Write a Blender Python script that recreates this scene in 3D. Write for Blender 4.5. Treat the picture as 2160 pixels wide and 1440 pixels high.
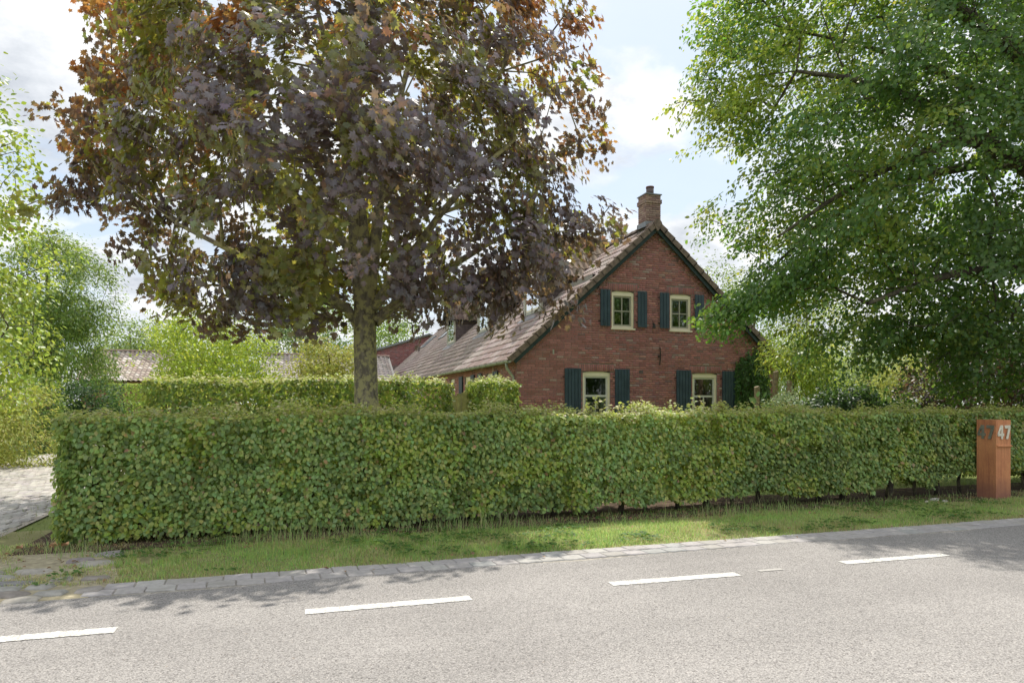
import bpy, math, random
import numpy as np
from mathutils import Matrix, Vector

for o in list(bpy.data.objects):
    bpy.data.objects.remove(o, do_unlink=True)
scene = bpy.context.scene
COL = scene.collection
rng = np.random.default_rng(47)
random.seed(47)

# ------------------------------------------------------------------ camera
# World frame: X runs along the road, Y away from the road, Z up. Camera at the origin, 1.4 m up.
F = 1440.0; CX = 1080.0; HZ = 852.0; CAMZ = 1.4
TH = math.atan2(1440.0, 4420.0); CT, ST = math.cos(TH), math.sin(TH)
cam_d = bpy.data.cameras.new('camera')
cam_d.sensor_width = 36.0; cam_d.lens = 36.0*F/2160.0
cam_d.shift_y = (HZ-720.0)/2160.0
cam_d.clip_start = 0.05; cam_d.clip_end = 3000.0
cam = bpy.data.objects.new('camera', cam_d); COL.objects.link(cam)
cam.location = (0, 0, CAMZ); cam.rotation_euler = (math.radians(90), 0, -TH)
scene.camera = cam

# ------------------------------------------------------------------ sky and sun
SUN = Vector((0.2424, 0.4199, 0.8746)).normalized()
SUN_EL = math.asin(SUN.z); SUN_AZ = math.atan2(SUN.x, SUN.y)
world = bpy.data.worlds.new('World'); scene.world = world; world.use_nodes = True
wn = world.node_tree; wn.nodes.clear()
def N(t, typ, **kw):
    n = t.nodes.new(typ)
    for k, v in kw.items():
        if k.startswith('_'): setattr(n, k[1:], v)
        else: n.inputs[k].default_value = v
    return n
def math_n(t, op, a, b=None, clamp=False):
    n = t.nodes.new('ShaderNodeMath'); n.operation = op; n.use_clamp = clamp
    for i, q in enumerate((a, b)):
        if q is None: continue
        if isinstance(q, (int, float)): n.inputs[i].default_value = q
        else: t.links.new(q, n.inputs[i])
    return n.outputs[0]
def ramp(t, fac, stops, interp='LINEAR'):
    n = t.nodes.new('ShaderNodeValToRGB'); cr = n.color_ramp; cr.interpolation = interp
    while len(cr.elements) < len(stops): cr.elements.new(0.5)
    for e, (p, c) in zip(cr.elements, stops):
        e.position = p
        e.color = (c, c, c, 1) if isinstance(c, (int, float)) else tuple(c)+(1,)
    t.links.new(fac, n.inputs[0]); return n.outputs[0]
def mixc(t, fac, a, b, mode='MIX'):
    n = t.nodes.new('ShaderNodeMix'); n.data_type = 'RGBA'; n.blend_type = mode
    for sock, q in ((n.inputs[0], fac), (n.inputs[6], a), (n.inputs[7], b)):
        if isinstance(q, (int, float)): sock.default_value = q
        elif isinstance(q, tuple): sock.default_value = q if len(q) == 4 else q+(1,)
        else: t.links.new(q, sock)
    return n.outputs[2]

sky = wn.nodes.new('ShaderNodeTexSky'); sky.sky_type = 'NISHITA'; sky.sun_disc = False
sky.sun_elevation = SUN_EL; sky.sun_rotation = SUN_AZ
sky.air_density = 1.0; sky.dust_density = 2.0; sky.ozone_density = 1.0
tc = wn.nodes.new('ShaderNodeTexCoord')
sep = wn.nodes.new('ShaderNodeSeparateXYZ'); wn.links.new(tc.outputs['Generated'], sep.inputs[0])
den = math_n(wn, 'ADD', math_n(wn, 'MAXIMUM', sep.outputs[2], 0.0), 0.22)
cmb = wn.nodes.new('ShaderNodeCombineXYZ')
wn.links.new(math_n(wn, 'DIVIDE', sep.outputs[0], den), cmb.inputs[0])
wn.links.new(math_n(wn, 'DIVIDE', sep.outputs[1], den), cmb.inputs[1])
cmb.inputs[2].default_value = 2.6
nz = N(wn, 'ShaderNodeTexNoise', Scale=2.1, Detail=9.0, Roughness=0.56, Distortion=0.15)
wn.links.new(cmb.outputs[0], nz.inputs['Vector'])
nz2 = N(wn, 'ShaderNodeTexNoise', Scale=3.4, Detail=8.0, Roughness=0.6)
wn.links.new(cmb.outputs[0], nz2.inputs['Vector'])
cmask = ramp(wn, nz.outputs[0], [(0.40, 0.04), (0.46, 0.5), (0.52, 1.0)], 'EASE')
ccol = ramp(wn, nz2.outputs[0], [(0.34, (0.54, 0.58, 0.64)), (0.48, (0.77, 0.80, 0.84)), (0.60, (1.0, 1.0, 1.0))])
bg1 = wn.nodes.new('ShaderNodeBackground'); bg1.inputs[1].default_value = 0.073
skyc = mixc(wn, 0.55, sky.outputs[0], (4.2, 4.8, 5.4))
wn.links.new(skyc, bg1.inputs[0])
bg2 = wn.nodes.new('ShaderNodeBackground'); bg2.inputs[1].default_value = 0.475
wn.links.new(ccol, bg2.inputs[0])
mx = wn.nodes.new('ShaderNodeMixShader'); wo = wn.nodes.new('ShaderNodeOutputWorld')
wn.links.new(cmask, mx.inputs[0]); wn.links.new(bg1.outputs[0], mx.inputs[1]); wn.links.new(bg2.outputs[0], mx.inputs[2])
wn.links.new(mx.outputs[0], wo.inputs[0])

sl = bpy.data.lights.new('sun', 'SUN'); sl.energy = 2.0; sl.angle = math.radians(0.53); sl.color = (1.0, 0.95, 0.86)
so = bpy.data.objects.new('sun', sl); COL.objects.link(so)
so.rotation_euler = SUN.to_track_quat('Z', 'Y').to_euler(); so.location = (20, 24, 46)

vs = scene.view_settings
scene.display_settings.display_device = 'sRGB'
vs.view_transform = 'Standard'; vs.look = 'None'; vs.gamma = 1.0; vs.use_curve_mapping = False
vs.exposure = 1.32
scene.cycles.max_bounces = 16; scene.cycles.diffuse_bounces = 8

# ------------------------------------------------------------------ helpers
def ray(px, py):
    dx = (px-CX)/F
    return np.array([CT*dx+ST, -ST*dx+CT, (HZ-py)/F])       # per metre of camera depth
def gp(px, py, z=0.0):
    r = ray(px, py); d = (z-CAMZ)/r[2]; return np.array([r[0]*d, r[1]*d, z])
def vp(px, py, v):
    r = ray(px, py); d = v/r[1]; return np.array([r[0]*d, v, CAMZ+r[2]*d])
def dp(px, py, d):
    r = ray(px, py); return np.array([r[0]*d, r[1]*d, CAMZ+r[2]*d])
def proj(P):
    P = np.atleast_2d(P); d = P[:, 0]*ST+P[:, 1]*CT
    return np.stack([CX+F*(P[:, 0]*CT-P[:, 1]*ST)/d, HZ-F*(P[:, 2]-CAMZ)/d, d], 1)

WM = {}
def attach(o, parent):
    o.parent = parent
    if parent.name in WM: o.matrix_parent_inverse = WM[parent.name].inverted()
def tag(o, label=None, cat=None, group=None, kind=None):
    if label: o['label'] = label
    if cat: o['category'] = cat
    if group: o['group'] = group
    if kind: o['kind'] = kind
    return o
def thing(name, loc, label, cat, group=None):
    o = bpy.data.objects.new(name, None); COL.objects.link(o); o.location = loc
    o.empty_display_size = 0.2
    WM[o.name] = Matrix.Translation(Vector(loc))
    return tag(o, label, cat, group)
def mk_mesh(name, verts, faces, smooth=False):
    me = bpy.data.meshes.new(name)
    me.from_pydata([tuple(map(float, v)) for v in verts], [], [tuple(f) for f in faces]); me.update()
    if smooth: me.polygons.foreach_set('use_smooth', np.ones(len(me.polygons), dtype=bool))
    return me
def link(name, me, mat, parent=None, kind=None):
    o = bpy.data.objects.new(name, me); COL.objects.link(o)
    if mat is not None and not me.materials: me.materials.append(mat)
    if parent is not None: attach(o, parent)
    if kind: o['kind'] = kind
    return o
def big_mesh(name, verts, loops, sizes, col=None, tr=None, smooth=False):
    me = bpy.data.meshes.new(name)
    me.vertices.add(len(verts)); me.vertices.foreach_set('co', np.ascontiguousarray(verts, dtype=np.float32).ravel())
    me.loops.add(len(loops)); me.loops.foreach_set('vertex_index', np.asarray(loops, dtype=np.int32))
    starts = np.concatenate([[0], np.cumsum(sizes)[:-1]]).astype(np.int32)
    me.polygons.add(len(sizes)); me.polygons.foreach_set('loop_start', starts)
    me.update(calc_edges=True)
    for nm, c in (('Col', col), ('Tr', tr)):
        if c is None: continue
        a = me.attributes.new(nm, 'FLOAT_COLOR', 'POINT')
        c4 = np.ones((len(verts), 4), dtype=np.float32); c4[:, :3] = c
        a.data.foreach_set('color', c4.ravel())
    if smooth: me.polygons.foreach_set('use_smooth', np.ones(len(me.polygons), dtype=bool))
    return me
def inst_arrays(tpl, pos, ax, ay, az):
    """tpl (verts, faces); axes already scaled, one row per piece"""
    tv, tf = tpl; tv = np.asarray(tv, float); k = len(tv); n = len(pos)
    V = (pos[:, None, :] + tv[None, :, 0:1]*ax[:, None, :] + tv[None, :, 1:2]*ay[:, None, :] + tv[None, :, 2:3]*az[:, None, :]).reshape(-1, 3)
    lp = np.concatenate([np.asarray(f) for f in tf]); sz = np.array([len(f) for f in tf])
    L = (lp[None, :] + (np.arange(n)*k)[:, None]).ravel()
    return V, L, np.tile(sz, n)
def norm(a): return a/np.maximum(np.linalg.norm(a, axis=-1, keepdims=True), 1e-9)
def pieces(parent, name, tpl, pos, ax, ay, az, cols, mat, n_single=300, key=None, rest=None, smooth=False, ncol=10, tr=None):
    """The n_single best-showing pieces as objects sharing mesh data, the rest joined in one part."""
    n = len(pos); order = np.argsort(key) if key is not None else np.arange(n)
    single, other = order[:n_single], order[n_single:]
    if len(single):
        base = cols[single[rng.integers(0, len(single), ncol)]]
        meshes = []
        for c in range(ncol):
            me = mk_mesh(name, tpl[0], tpl[1], smooth)
            for nm, cc in (('Col', base[c]), ('Tr', None if tr is None else tr[single[c % len(single)]])):
                if cc is None: continue
                a = me.attributes.new(nm, 'FLOAT_COLOR', 'POINT')
                a.data.foreach_set('color', np.tile(np.append(cc, 1.0), len(tpl[0])).astype(np.float32))
            me.materials.append(mat); meshes.append(me)
        for i in single:
            ci = int(np.argmin(np.sum((base-cols[i])**2, 1)))
            o = bpy.data.objects.new(name, meshes[ci]); COL.objects.link(o)
            attach(o, parent)
            M = Matrix(((ax[i][0], ay[i][0], az[i][0], pos[i][0]), (ax[i][1], ay[i][1], az[i][1], pos[i][1]), (ax[i][2], ay[i][2], az[i][2], pos[i][2]), (0, 0, 0, 1)))
            o.matrix_basis = M
    if len(other):
        V, L, S = inst_arrays(tpl, pos[other], ax[other], ay[other], az[other])
        k = len(tpl[0])
        me = big_mesh(rest or name+'s', V, L, S, np.repeat(cols[other], k, 0), None if tr is None else np.repeat(tr[other], k, 0), smooth)
        link(rest or name+'s', me, mat, parent, 'stuff')

class MB:
    def __init__(s): s.v = []; s.f = []
    def add(s, vs, fs):
        b = len(s.v); s.v += [tuple(map(float, q)) for q in vs]; s.f += [tuple(b+i for i in f) for f in fs]; return s
    def box(s, a0, a1, b0, b1, c0, c1, m=None):
        vs = [(a, b, c) for c in (c0, c1) for b in (b0, b1) for a in (a0, a1)]
        if m: vs = [m(*q) for q in vs]
        return s.add(vs, [(0, 2, 3, 1), (4, 5, 7, 6), (0, 1, 5, 4), (2, 6, 7, 3), (0, 4, 6, 2), (1, 3, 7, 5)])
    def prism(s, pts, c0, c1, m=None):
        n = len(pts); vs = [(a, b, c0) for a, b in pts]+[(a, b, c1) for a, b in pts]
        if m: vs = [m(*q) for q in vs]
        return s.add(vs, [tuple(range(n))[::-1], tuple(range(n, 2*n))]+[(i, (i+1) % n, n+(i+1) % n, n+i) for i in range(n)])
    def tube(s, pts, rad, k=8, cap=True):
        pts = [np.array(p, float) for p in pts]; rings = []
        up = np.array([0.31, 0.17, 0.93])
        for i, p in enumerate(pts):
            t = pts[min(i+1, len(pts)-1)]-pts[max(i-1, 0)]; t = t/max(np.linalg.norm(t), 1e-9)
            x = np.cross(t, up)
            if np.linalg.norm(x) < 0.1: x = np.cross(t, np.array([1.0, 0, 0]))
            x /= np.linalg.norm(x); y = np.cross(t, x)
            r = rad[i] if hasattr(rad, '__len__') else rad
            rings.append([p+r*(math.cos(2*math.pi*j/k)*x+math.sin(2*math.pi*j/k)*y) for j in range(k)])
        vs = [q for r in rings for q in r]; fs = []
        for i in range(len(pts)-1):
            for j in range(k):
                fs.append((i*k+j, i*k+(j+1) % k, (i+1)*k+(j+1) % k, (i+1)*k+j))
        if cap: fs += [tuple(range(k))[::-1], tuple(range((len(pts)-1)*k, len(pts)*k))]
        return s.add(vs, fs)
    def build(s, name, mat, parent=None, smooth=False, kind=None):
        return link(name, mk_mesh(name, s.v, s.f, smooth), mat, parent, kind)

# smooth 2-D value noise for layout (numpy)
_g = rng.random((64, 64))
def vnoise(x, y):
    x = np.asarray(x, float); y = np.asarray(y, float)
    xi = np.floor(x).astype(int); yi = np.floor(y).astype(int); fx = x-xi; fy = y-yi
    fx = fx*fx*(3-2*fx); fy = fy*fy*(3-2*fy)
    a = _g[xi % 64, yi % 64]; b = _g[(xi+1) % 64, yi % 64]; c = _g[xi % 64, (yi+1) % 64]; d = _g[(xi+1) % 64, (yi+1) % 64]
    return (a*(1-fx)+b*fx)*(1-fy)+(c*(1-fx)+d*fx)*fy

# ------------------------------------------------------------------ materials
def new_mat(name):
    m = bpy.data.materials.new(name); m.use_nodes = True
    t = m.node_tree; b = t.nodes['Principled BSDF']; return m, t, b
def obj_co(t):
    g = t.nodes.new('ShaderNodeNewGeometry'); return g.outputs['Position']
def noise(t, scale, detail=4.0, rough=0.55, vec=None, dist=0.0):
    n = N(t, 'ShaderNodeTexNoise', Scale=scale, Detail=detail, Roughness=rough, Distortion=dist)
    t.links.new(vec if vec is not None else obj_co(t), n.inputs['Vector']); return n.outputs[0]
def bump(t, b, h, strength=0.3, dist=0.01):
    n = N(t, 'ShaderNodeBump', Strength=strength, Distance=dist); t.links.new(h, n.inputs['Height'])
    t.links.new(n.outputs[0], b.inputs['Normal'])
def plain(name, c, rough=0.7, var=0.25, scale=6.0, metal=0.0, bmp=0.0, spec=0.4):
    m, t, b = new_mat(name)
    f = noise(t, scale, 6)
    dark = tuple(x*(1-var) for x in c); lite = tuple(min(1, x*(1+var)) for x in c)
    t.links.new(ramp(t, f, [(0.3, dark), (0.7, lite)]), b.inputs['Base Color'])
    b.inputs['Roughness'].default_value = rough; b.inputs['Metallic'].default_value = metal
    b.inputs['Specular IOR Level'].default_value = spec
    if bmp: bump(t, b, noise(t, scale*12, 4), bmp, 0.004)
    return m
def attr_mat(name, rough=0.8, var=0.3, scale=25.0, bmp=0.3, spec=0.3, stain=None, fine=180.0):
    """colour of each piece from its attribute, grain and stains from noise"""
    m, t, b = new_mat(name)
    a = t.nodes.new('ShaderNodeAttribute'); a.attribute_name = 'Col'
    g = ramp(t, noise(t, scale, 6, 0.65), [(0.25, 1-var), (0.75, 1+var)])
    c = mixc(t, 1.0, a.outputs['Color'], g, 'MULTIPLY')
    if stain:
        f = ramp(t, noise(t, stain[1], 7, 0.65), [(stain[2], 0.0), (stain[2]+0.16, stain[3])])
        c = mixc(t, f, c, stain[0])
    t.links.new(c, b.inputs['Base Color']); b.inputs['Roughness'].default_value = rough
    b.inputs['Specular IOR Level'].default_value = spec
    if bmp: bump(t, b, noise(t, fine, 3, 0.6), bmp, 0.003)
    return m
def leaf_mat(name, rough=0.45, trans=0.42, spec=0.5, vein=True):
    m, t, b = new_mat(name)
    a = t.nodes.new('ShaderNodeAttribute'); a.attribute_name = 'Col'
    r = t.nodes.new('ShaderNodeAttribute'); r.attribute_name = 'Tr'
    g = ramp(t, noise(t, 40.0, 3), [(0.3, 0.8), (0.7, 1.2)])
    t.links.new(mixc(t, 1.0, a.outputs['Color'], g, 'MULTIPLY'), b.inputs['Base Color'])
    b.inputs['Roughness'].default_value = rough; b.inputs['Specular IOR Level'].default_value = spec
    tl = t.nodes.new('ShaderNodeBsdfTranslucent'); t.links.new(r.outputs['Color'], tl.inputs[0])
    mxs = t.nodes.new('ShaderNodeMixShader'); mxs.inputs[0].default_value = trans
    t.links.new(b.outputs[0], mxs.inputs[1]); t.links.new(tl.outputs[0], mxs.inputs[2])
    t.links.new(mxs.outputs[0], t.nodes['Material Output'].inputs[0])
    return m
def bark_mat(name, c, lichen, amount=0.5):
    m, t, b = new_mat(name)
    geo = obj_co(t); mp = N(t, 'ShaderNodeMapping'); mp.inputs['Scale'].default_value = (16, 16, 5)
    t.links.new(geo, mp.inputs[0])
    f1 = noise(t, 1.0, 7, 0.65, mp.outputs[0], 0.6); f2 = noise(t, 7.0, 8, 0.7)
    base = ramp(t, f1, [(0.3, tuple(x*0.35 for x in c)), (0.7, tuple(x*1.5 for x in c))])
    col = mixc(t, ramp(t, f2, [(0.52-amount*0.2, 0.0), (0.60-amount*0.2, 0.9)]), base, lichen)
    t.links.new(col, b.inputs['Base Color']); b.inputs['Roughness'].default_value = 0.9
    b.inputs['Specular IOR Level'].default_value = 0.2
    bump(t, b, math_n(t, 'ADD', f1, math_n(t, 'MULTIPLY', f2, 0.5)), 0.7, 0.03)
    return m

M_brick = attr_mat('brick', 0.88, 0.22, 30.0, 0.35, 0.2, ((0.38, 0.29, 0.265), 2.2, 0.56, 0.25))
M_mortar = plain('mortar', (0.27, 0.215, 0.195), 0.95, 0.3, 9.0, bmp=0.4, spec=0.1)
M_tile = attr_mat('roof tile', 0.92, 0.25, 14.0, 0.2, 0.15, ((0.42, 0.37, 0.33), 1.4, 0.56, 0.3))
M_oldtile = attr_mat('old pantile', 0.8, 0.3, 8.0, 0.2, 0.3, ((0.42, 0.38, 0.32), 2.0, 0.5, 0.4))
M_green = plain('dark green board', (0.026, 0.045, 0.046), 0.5, 0.3, 3.0)
M_shut = plain('blue green shutter paint', (0.050, 0.080, 0.105), 0.42, 0.22, 4.0)
M_cream = plain('cream paint', (0.95, 0.85, 0.66), 0.4, 0.05, 5.0)
M_white = plain('white paint', (0.70, 0.69, 0.64), 0.4, 0.06, 5.0)
M_sash = plain('putty paint', (0.40, 0.38, 0.31), 0.45, 0.08, 5.0)
M_iron = plain('iron', (0.03, 0.028, 0.026), 0.6, 0.3, 8.0)
M_zinc = plain('zinc', (0.40, 0.41, 0.35), 0.45, 0.2, 5.0, metal=0.35)
M_lead = plain('lead', (0.24, 0.255, 0.27), 0.5, 0.2, 6.0, metal=0.3)
M_slate = plain('slate', (0.13, 0.10, 0.10), 0.7, 0.3, 7.0, bmp=0.3)
M_room = plain('room plaster', (0.30, 0.28, 0.25), 0.9, 0.1)
M_curtain = plain('curtain cloth', (0.62, 0.60, 0.55), 0.9, 0.12, 9.0)
M_wood = plain('weathered wood', (0.30, 0.23, 0.15), 0.85, 0.35, 14.0, bmp=0.4)
M_gate = plain('mossy gate wood', (0.52, 0.47, 0.22), 0.85, 0.3, 10.0, bmp=0.4)
M_soil = plain('garden soil', (0.10, 0.07, 0.05), 0.95, 0.5, 7.0, bmp=0.8, spec=0.1)
M_pot = plain('flue pot', (0.16, 0.07, 0.055), 0.7, 0.2)
def glass_mat():
    m, t, b = new_mat('window glass'); t.nodes.remove(b)
    tr = t.nodes.new('ShaderNodeBsdfTransparent'); tr.inputs[0].default_value = (0.78, 0.82, 0.80, 1)
    gl = t.nodes.new('ShaderNodeBsdfGlossy'); gl.inputs['Roughness'].default_value = 0.015
    fr = N(t, 'ShaderNodeFresnel', IOR=1.6)
    mxs = t.nodes.new('ShaderNodeMixShader')
    t.links.new(math_n(t, 'ADD', math_n(t, 'MULTIPLY', fr.outputs[0], 2.0), 0.05, True), mxs.inputs[0])
    t.links.new(tr.outputs[0], mxs.inputs[1]); t.links.new(gl.outputs[0], mxs.inputs[2])
    t.links.new(mxs.outputs[0], t.nodes['Material Output'].inputs[0]); return m
M_glass = glass_mat()

# ------------------------------------------------------------------ ground, road, verge
def sheet(name, pts, z, mat, kind='structure', parent=None):
    me = mk_mesh(name, [(p[0], p[1], z) for p in pts], [tuple(range(len(pts)))])
    return link(name, me, mat, parent, kind)
def ground_mat():
    m, t, b = new_mat('garden lawn')
    f = noise(t, 0.35, 5); g = noise(t, 9.0, 6, 0.7)
    c1 = ramp(t, f, [(0.35, (0.16, 0.22, 0.06)), (0.65, (0.26, 0.29, 0.10))])
    c = mixc(t, ramp(t, g, [(0.35, 0.0), (0.75, 0.6)]), c1, (0.13, 0.16, 0.06))
    t.links.new(c, b.inputs['Base Color']); b.inputs['Roughness'].default_value = 0.95
    b.inputs['Specular IOR Level'].default_value = 0.1
    bump(t, b, g, 0.6, 0.04); return m
sheet('ground', [(-900, -900), (900, -900), (900, 900), (-900, 900)], -0.03, ground_mat())
def verge_mat():
    m, t, b = new_mat('verge earth')
    f = noise(t, 2.2, 6, 0.65); g = noise(t, 60.0, 4, 0.7)
    c1 = ramp(t, f, [(0.35, (0.27, 0.27, 0.12)), (0.65, (0.38, 0.37, 0.18))])
    c = mixc(t, ramp(t, g, [(0.35, 0.6), (0.7, 0.0)]), c1, (0.20, 0.18, 0.09))
    t.links.new(c, b.inputs['Base Color']); b.inputs['Roughness'].default_value = 0.95
    b.inputs['Specular IOR Level'].default_value = 0.1
    bump(t, b, g, 0.7, 0.02); return m
M_verge = verge_mat()
sheet('verge', [(-60, 5.6), (60, 5.6), (60, 8.9), (-60, 8.9)], -0.012, M_verge)
def road_mat():
    m, t, b = new_mat('chip sealed asphalt')
    geo = obj_co(t)
    v = N(t, 'ShaderNodeTexVoronoi', Scale=125.0); v.feature = 'F1'; t.links.new(geo, v.inputs['Vector'])
    hs = t.nodes.new('ShaderNodeSeparateColor'); t.links.new(v.outputs['Color'], hs.inputs[0])
    chip = ramp(t, hs.outputs[0], [(0.0, (0.16, 0.147, 0.14)), (0.12, (0.29, 0.273, 0.258)), (0.5, (0.352, 0.332, 0.316)), (0.88, (0.415, 0.392, 0.37)), (1.0, (0.51, 0.477, 0.445))])
    edge = ramp(t, v.outputs['Distance'], [(0.40, 1.0), (0.75, 0.68)])
    c = mixc(t, 1.0, chip, edge, 'MULTIPLY')
    w = ramp(t, noise(t, 0.7, 5), [(0.3, 0.88), (0.7, 1.08)])
    c = mixc(t, 1.0, c, w, 'MULTIPLY')
    mp = N(t, 'ShaderNodeMapping'); mp.inputs['Scale'].default_value = (0.15, 1.6, 1.0); t.links.new(geo, mp.inputs[0])
    tr = ramp(t, noise(t, 1.0, 4, 0.5, mp.outputs[0]), [(0.35, 0.93), (0.65, 1.05)])
    c = mixc(t, 1.0, c, tr, 'MULTIPLY')
    # paler wheel tracks along the road and dark grit towards the paved edge
    sy = t.nodes.new('ShaderNodeSeparateXYZ'); t.links.new(geo, sy.inputs[0])
    wob = math_n(t, 'ADD', sy.outputs[1], math_n(t, 'MULTIPLY', noise(t, 0.5, 3), 0.5))
    wt = ramp(t, math_n(t, 'DIVIDE', wob, 8.0), [(0.20, 0.95), (0.30, 1.05), (0.42, 1.05), (0.50, 0.96), (0.62, 0.98), (0.70, 1.0), (0.742, 0.97), (0.775, 0.80)])
    c = mixc(t, 1.0, c, wt, 'MULTIPLY')
    sp = ramp(t, noise(t, 33.0, 3, 0.7), [(0.64, 0.0), (0.7, 0.4)])
    c = mixc(t, sp, c, (0.30, 0.22, 0.15))
    t.links.new(c, b.inputs['Base Color']); b.inputs['Roughness'].default_value = 0.85
    b.inputs['Specular IOR Level'].default_value = 0.25
    bump(t, b, math_n(t, 'SUBTRACT', 1.0, v.outputs['Distance']), 0.5, 0.006); return m
ROAD_EDGE = 5.66
# road edge wanders a little
re_pts = [(-120, -3.2), (120, -3.2)] + [(x, ROAD_EDGE+0.03*math.sin(x*1.7)+0.02*math.sin(x*4.1+1)) for x in np.arange(120, -120.1, -0.5)]
road = sheet('road', re_pts, 0.0, road_mat())
def paint_mat(name, worn):
    m, t, b = new_mat(name)
    f = noise(t, 75.0, 4, 0.7); g = noise(t, 6.0, 4)
    c = mixc(t, ramp(t, math_n(t, 'ADD', f, math_n(t, 'MULTIPLY', g, 0.25)), [(worn, 1.0), (worn+0.08, 0.0)]), (0.74, 0.73, 0.68), (0.42, 0.40, 0.37))
    t.links.new(c, b.inputs['Base Color']); b.inputs['Roughness'].default_value = 0.7; bump(t, b, f, 0.3, 0.004); return m
M_paint = paint_mat('road paint', 0.58)
M_paint_old = paint_mat('worn road paint', 0.74)
def dash(px0, py0, px1, py1, w=0.115, mat=None):
    a, b2 = gp(px0, py0), gp(px1, py1); d = b2-a; n = np.array([-d[1], d[0], 0])/np.linalg.norm(d)*w/2
    k = 40; vs = []; fs = []
    for i in range(k+1):
        p = a+d*i/k; j = rng.normal(0, 0.0035, 2)
        vs += [p-n*(1+j[0]/w*2), p+n*(1+j[1]/w*2)]
    for i in range(k): fs.append((2*i, 2*i+2, 2*i+3, 2*i+1))
    me = mk_mesh('road_marking', [(v[0], v[1], 0.004) for v in vs], fs)
    return link('road_marking', me, mat or M_paint, road)
dash(-115, 1358, 245, 1328); dash(643, 1290.5, 993, 1261); dash(1288, 1231.5, 1556, 1210.5); dash(1777, 1187, 1994, 1169.5)
dash(2180, 1155, 2360, 1141)
dash(1600, 1204, 1650, 1200, 0.05, M_paint_old)

# ------------------------------------------------------------------ leaf templates
OVAL = ([(0, 0, 0), (0.30, 0.30, 0.07), (0.31, 0.62, 0.05), (0, 1, -0.06), (-0.31, 0.62, 0.05), (-0.30, 0.30, 0.07)], [(0, 1, 2, 3), (0, 3, 4, 5)])
LANCE = ([(0, 0, 0), (0.20, 0.45, 0.05), (0, 1, -0.10), (-0.20, 0.45, 0.05)], [(0, 1, 2, 3)])
DIAM = ([(0, 0, 0), (0.36, 0.5, 0.08), (0, 1, -0.05), (-0.36, 0.5, 0.08)], [(0, 1, 2, 3)])
_r = [(0.20, -0.05), (0.46, 0.02), (0.33, 0.20), (0.64, 0.44), (0.33, 0.45), (0.37, 0.70), (0.13, 0.63)]
_o = [(0, 0.06)]+_r+[(0, 1.0)]+[(-x, y) for x, y in _r[::-1]]
MAPLE = ([(0, 0.33, 0.04)]+[(x, y, -0.16*abs(x)-0.14*max(0, y-0.4)) for x, y in _o], [(0, i+1, (i+1) % 16+1) for i in range(16)])

M_leaf = leaf_mat('green leaf', 0.42, 0.45, 0.5)
M_leaf_dull = leaf_mat('dull leaf', 0.6, 0.42, 0.3)
M_leaf_maple = leaf_mat('purple maple leaf', 0.36, 0.36, 0.9)
M_leaf_hedge = leaf_mat('hornbeam leaf', 0.48, 0.42, 0.42)
M_grass = leaf_mat('grass blade', 0.6, 0.40, 0.3)

def palette(n, stops, jitter=0.18, w=None, chroma=0.06):
    """random colour per leaf between listed (colour) stops"""
    st = np.array(stops, float); i = rng.choice(len(st), n, p=w); c = st[i]*(1+rng.normal(0, jitter, (n, 1)))
    return np.clip(c*(1+rng.normal(0, chroma, (n, 3))), 0.004, 0.95)
LEAF_GAIN = 2.6
def leaf_mesh(parent, name, tpl, pos, nrm, tip, size, col, tr, mat, n_single=0, kind='stuff'):
    col = col*LEAF_GAIN; col = col*np.minimum(1.0, 0.5/np.maximum(col.max(1, keepdims=True), 1e-6)); tr = np.clip(tr*1.3, 0, 0.8)
    n = norm(nrm); t = tip-np.sum(tip*n, 1, keepdims=True)*n; t = norm(t); s = np.cross(t, n)
    sz = size[:, None]
    if n_single:
        d = np.linalg.norm(pos-np.array([0, 0, CAMZ]), axis=1)
        p = proj(pos); vis = (p[:, 0] > 0) & (p[:, 0] < 2160) & (p[:, 1] > 0) & (p[:, 1] < 1440)
        pieces(parent, 'leaf', tpl, pos, s*sz, t*sz, n*sz, col, mat, n_single, np.where(vis, d/size, 1e6), name, False, 12, tr)
    else:
        V, L, S = inst_arrays(tpl, pos, s*sz, t*sz, n*sz); k = len(tpl[0])
        link(name, big_mesh(name, V, L, S, np.repeat(col, k, 0), np.repeat(tr, k, 0)), mat, parent, kind)

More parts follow.
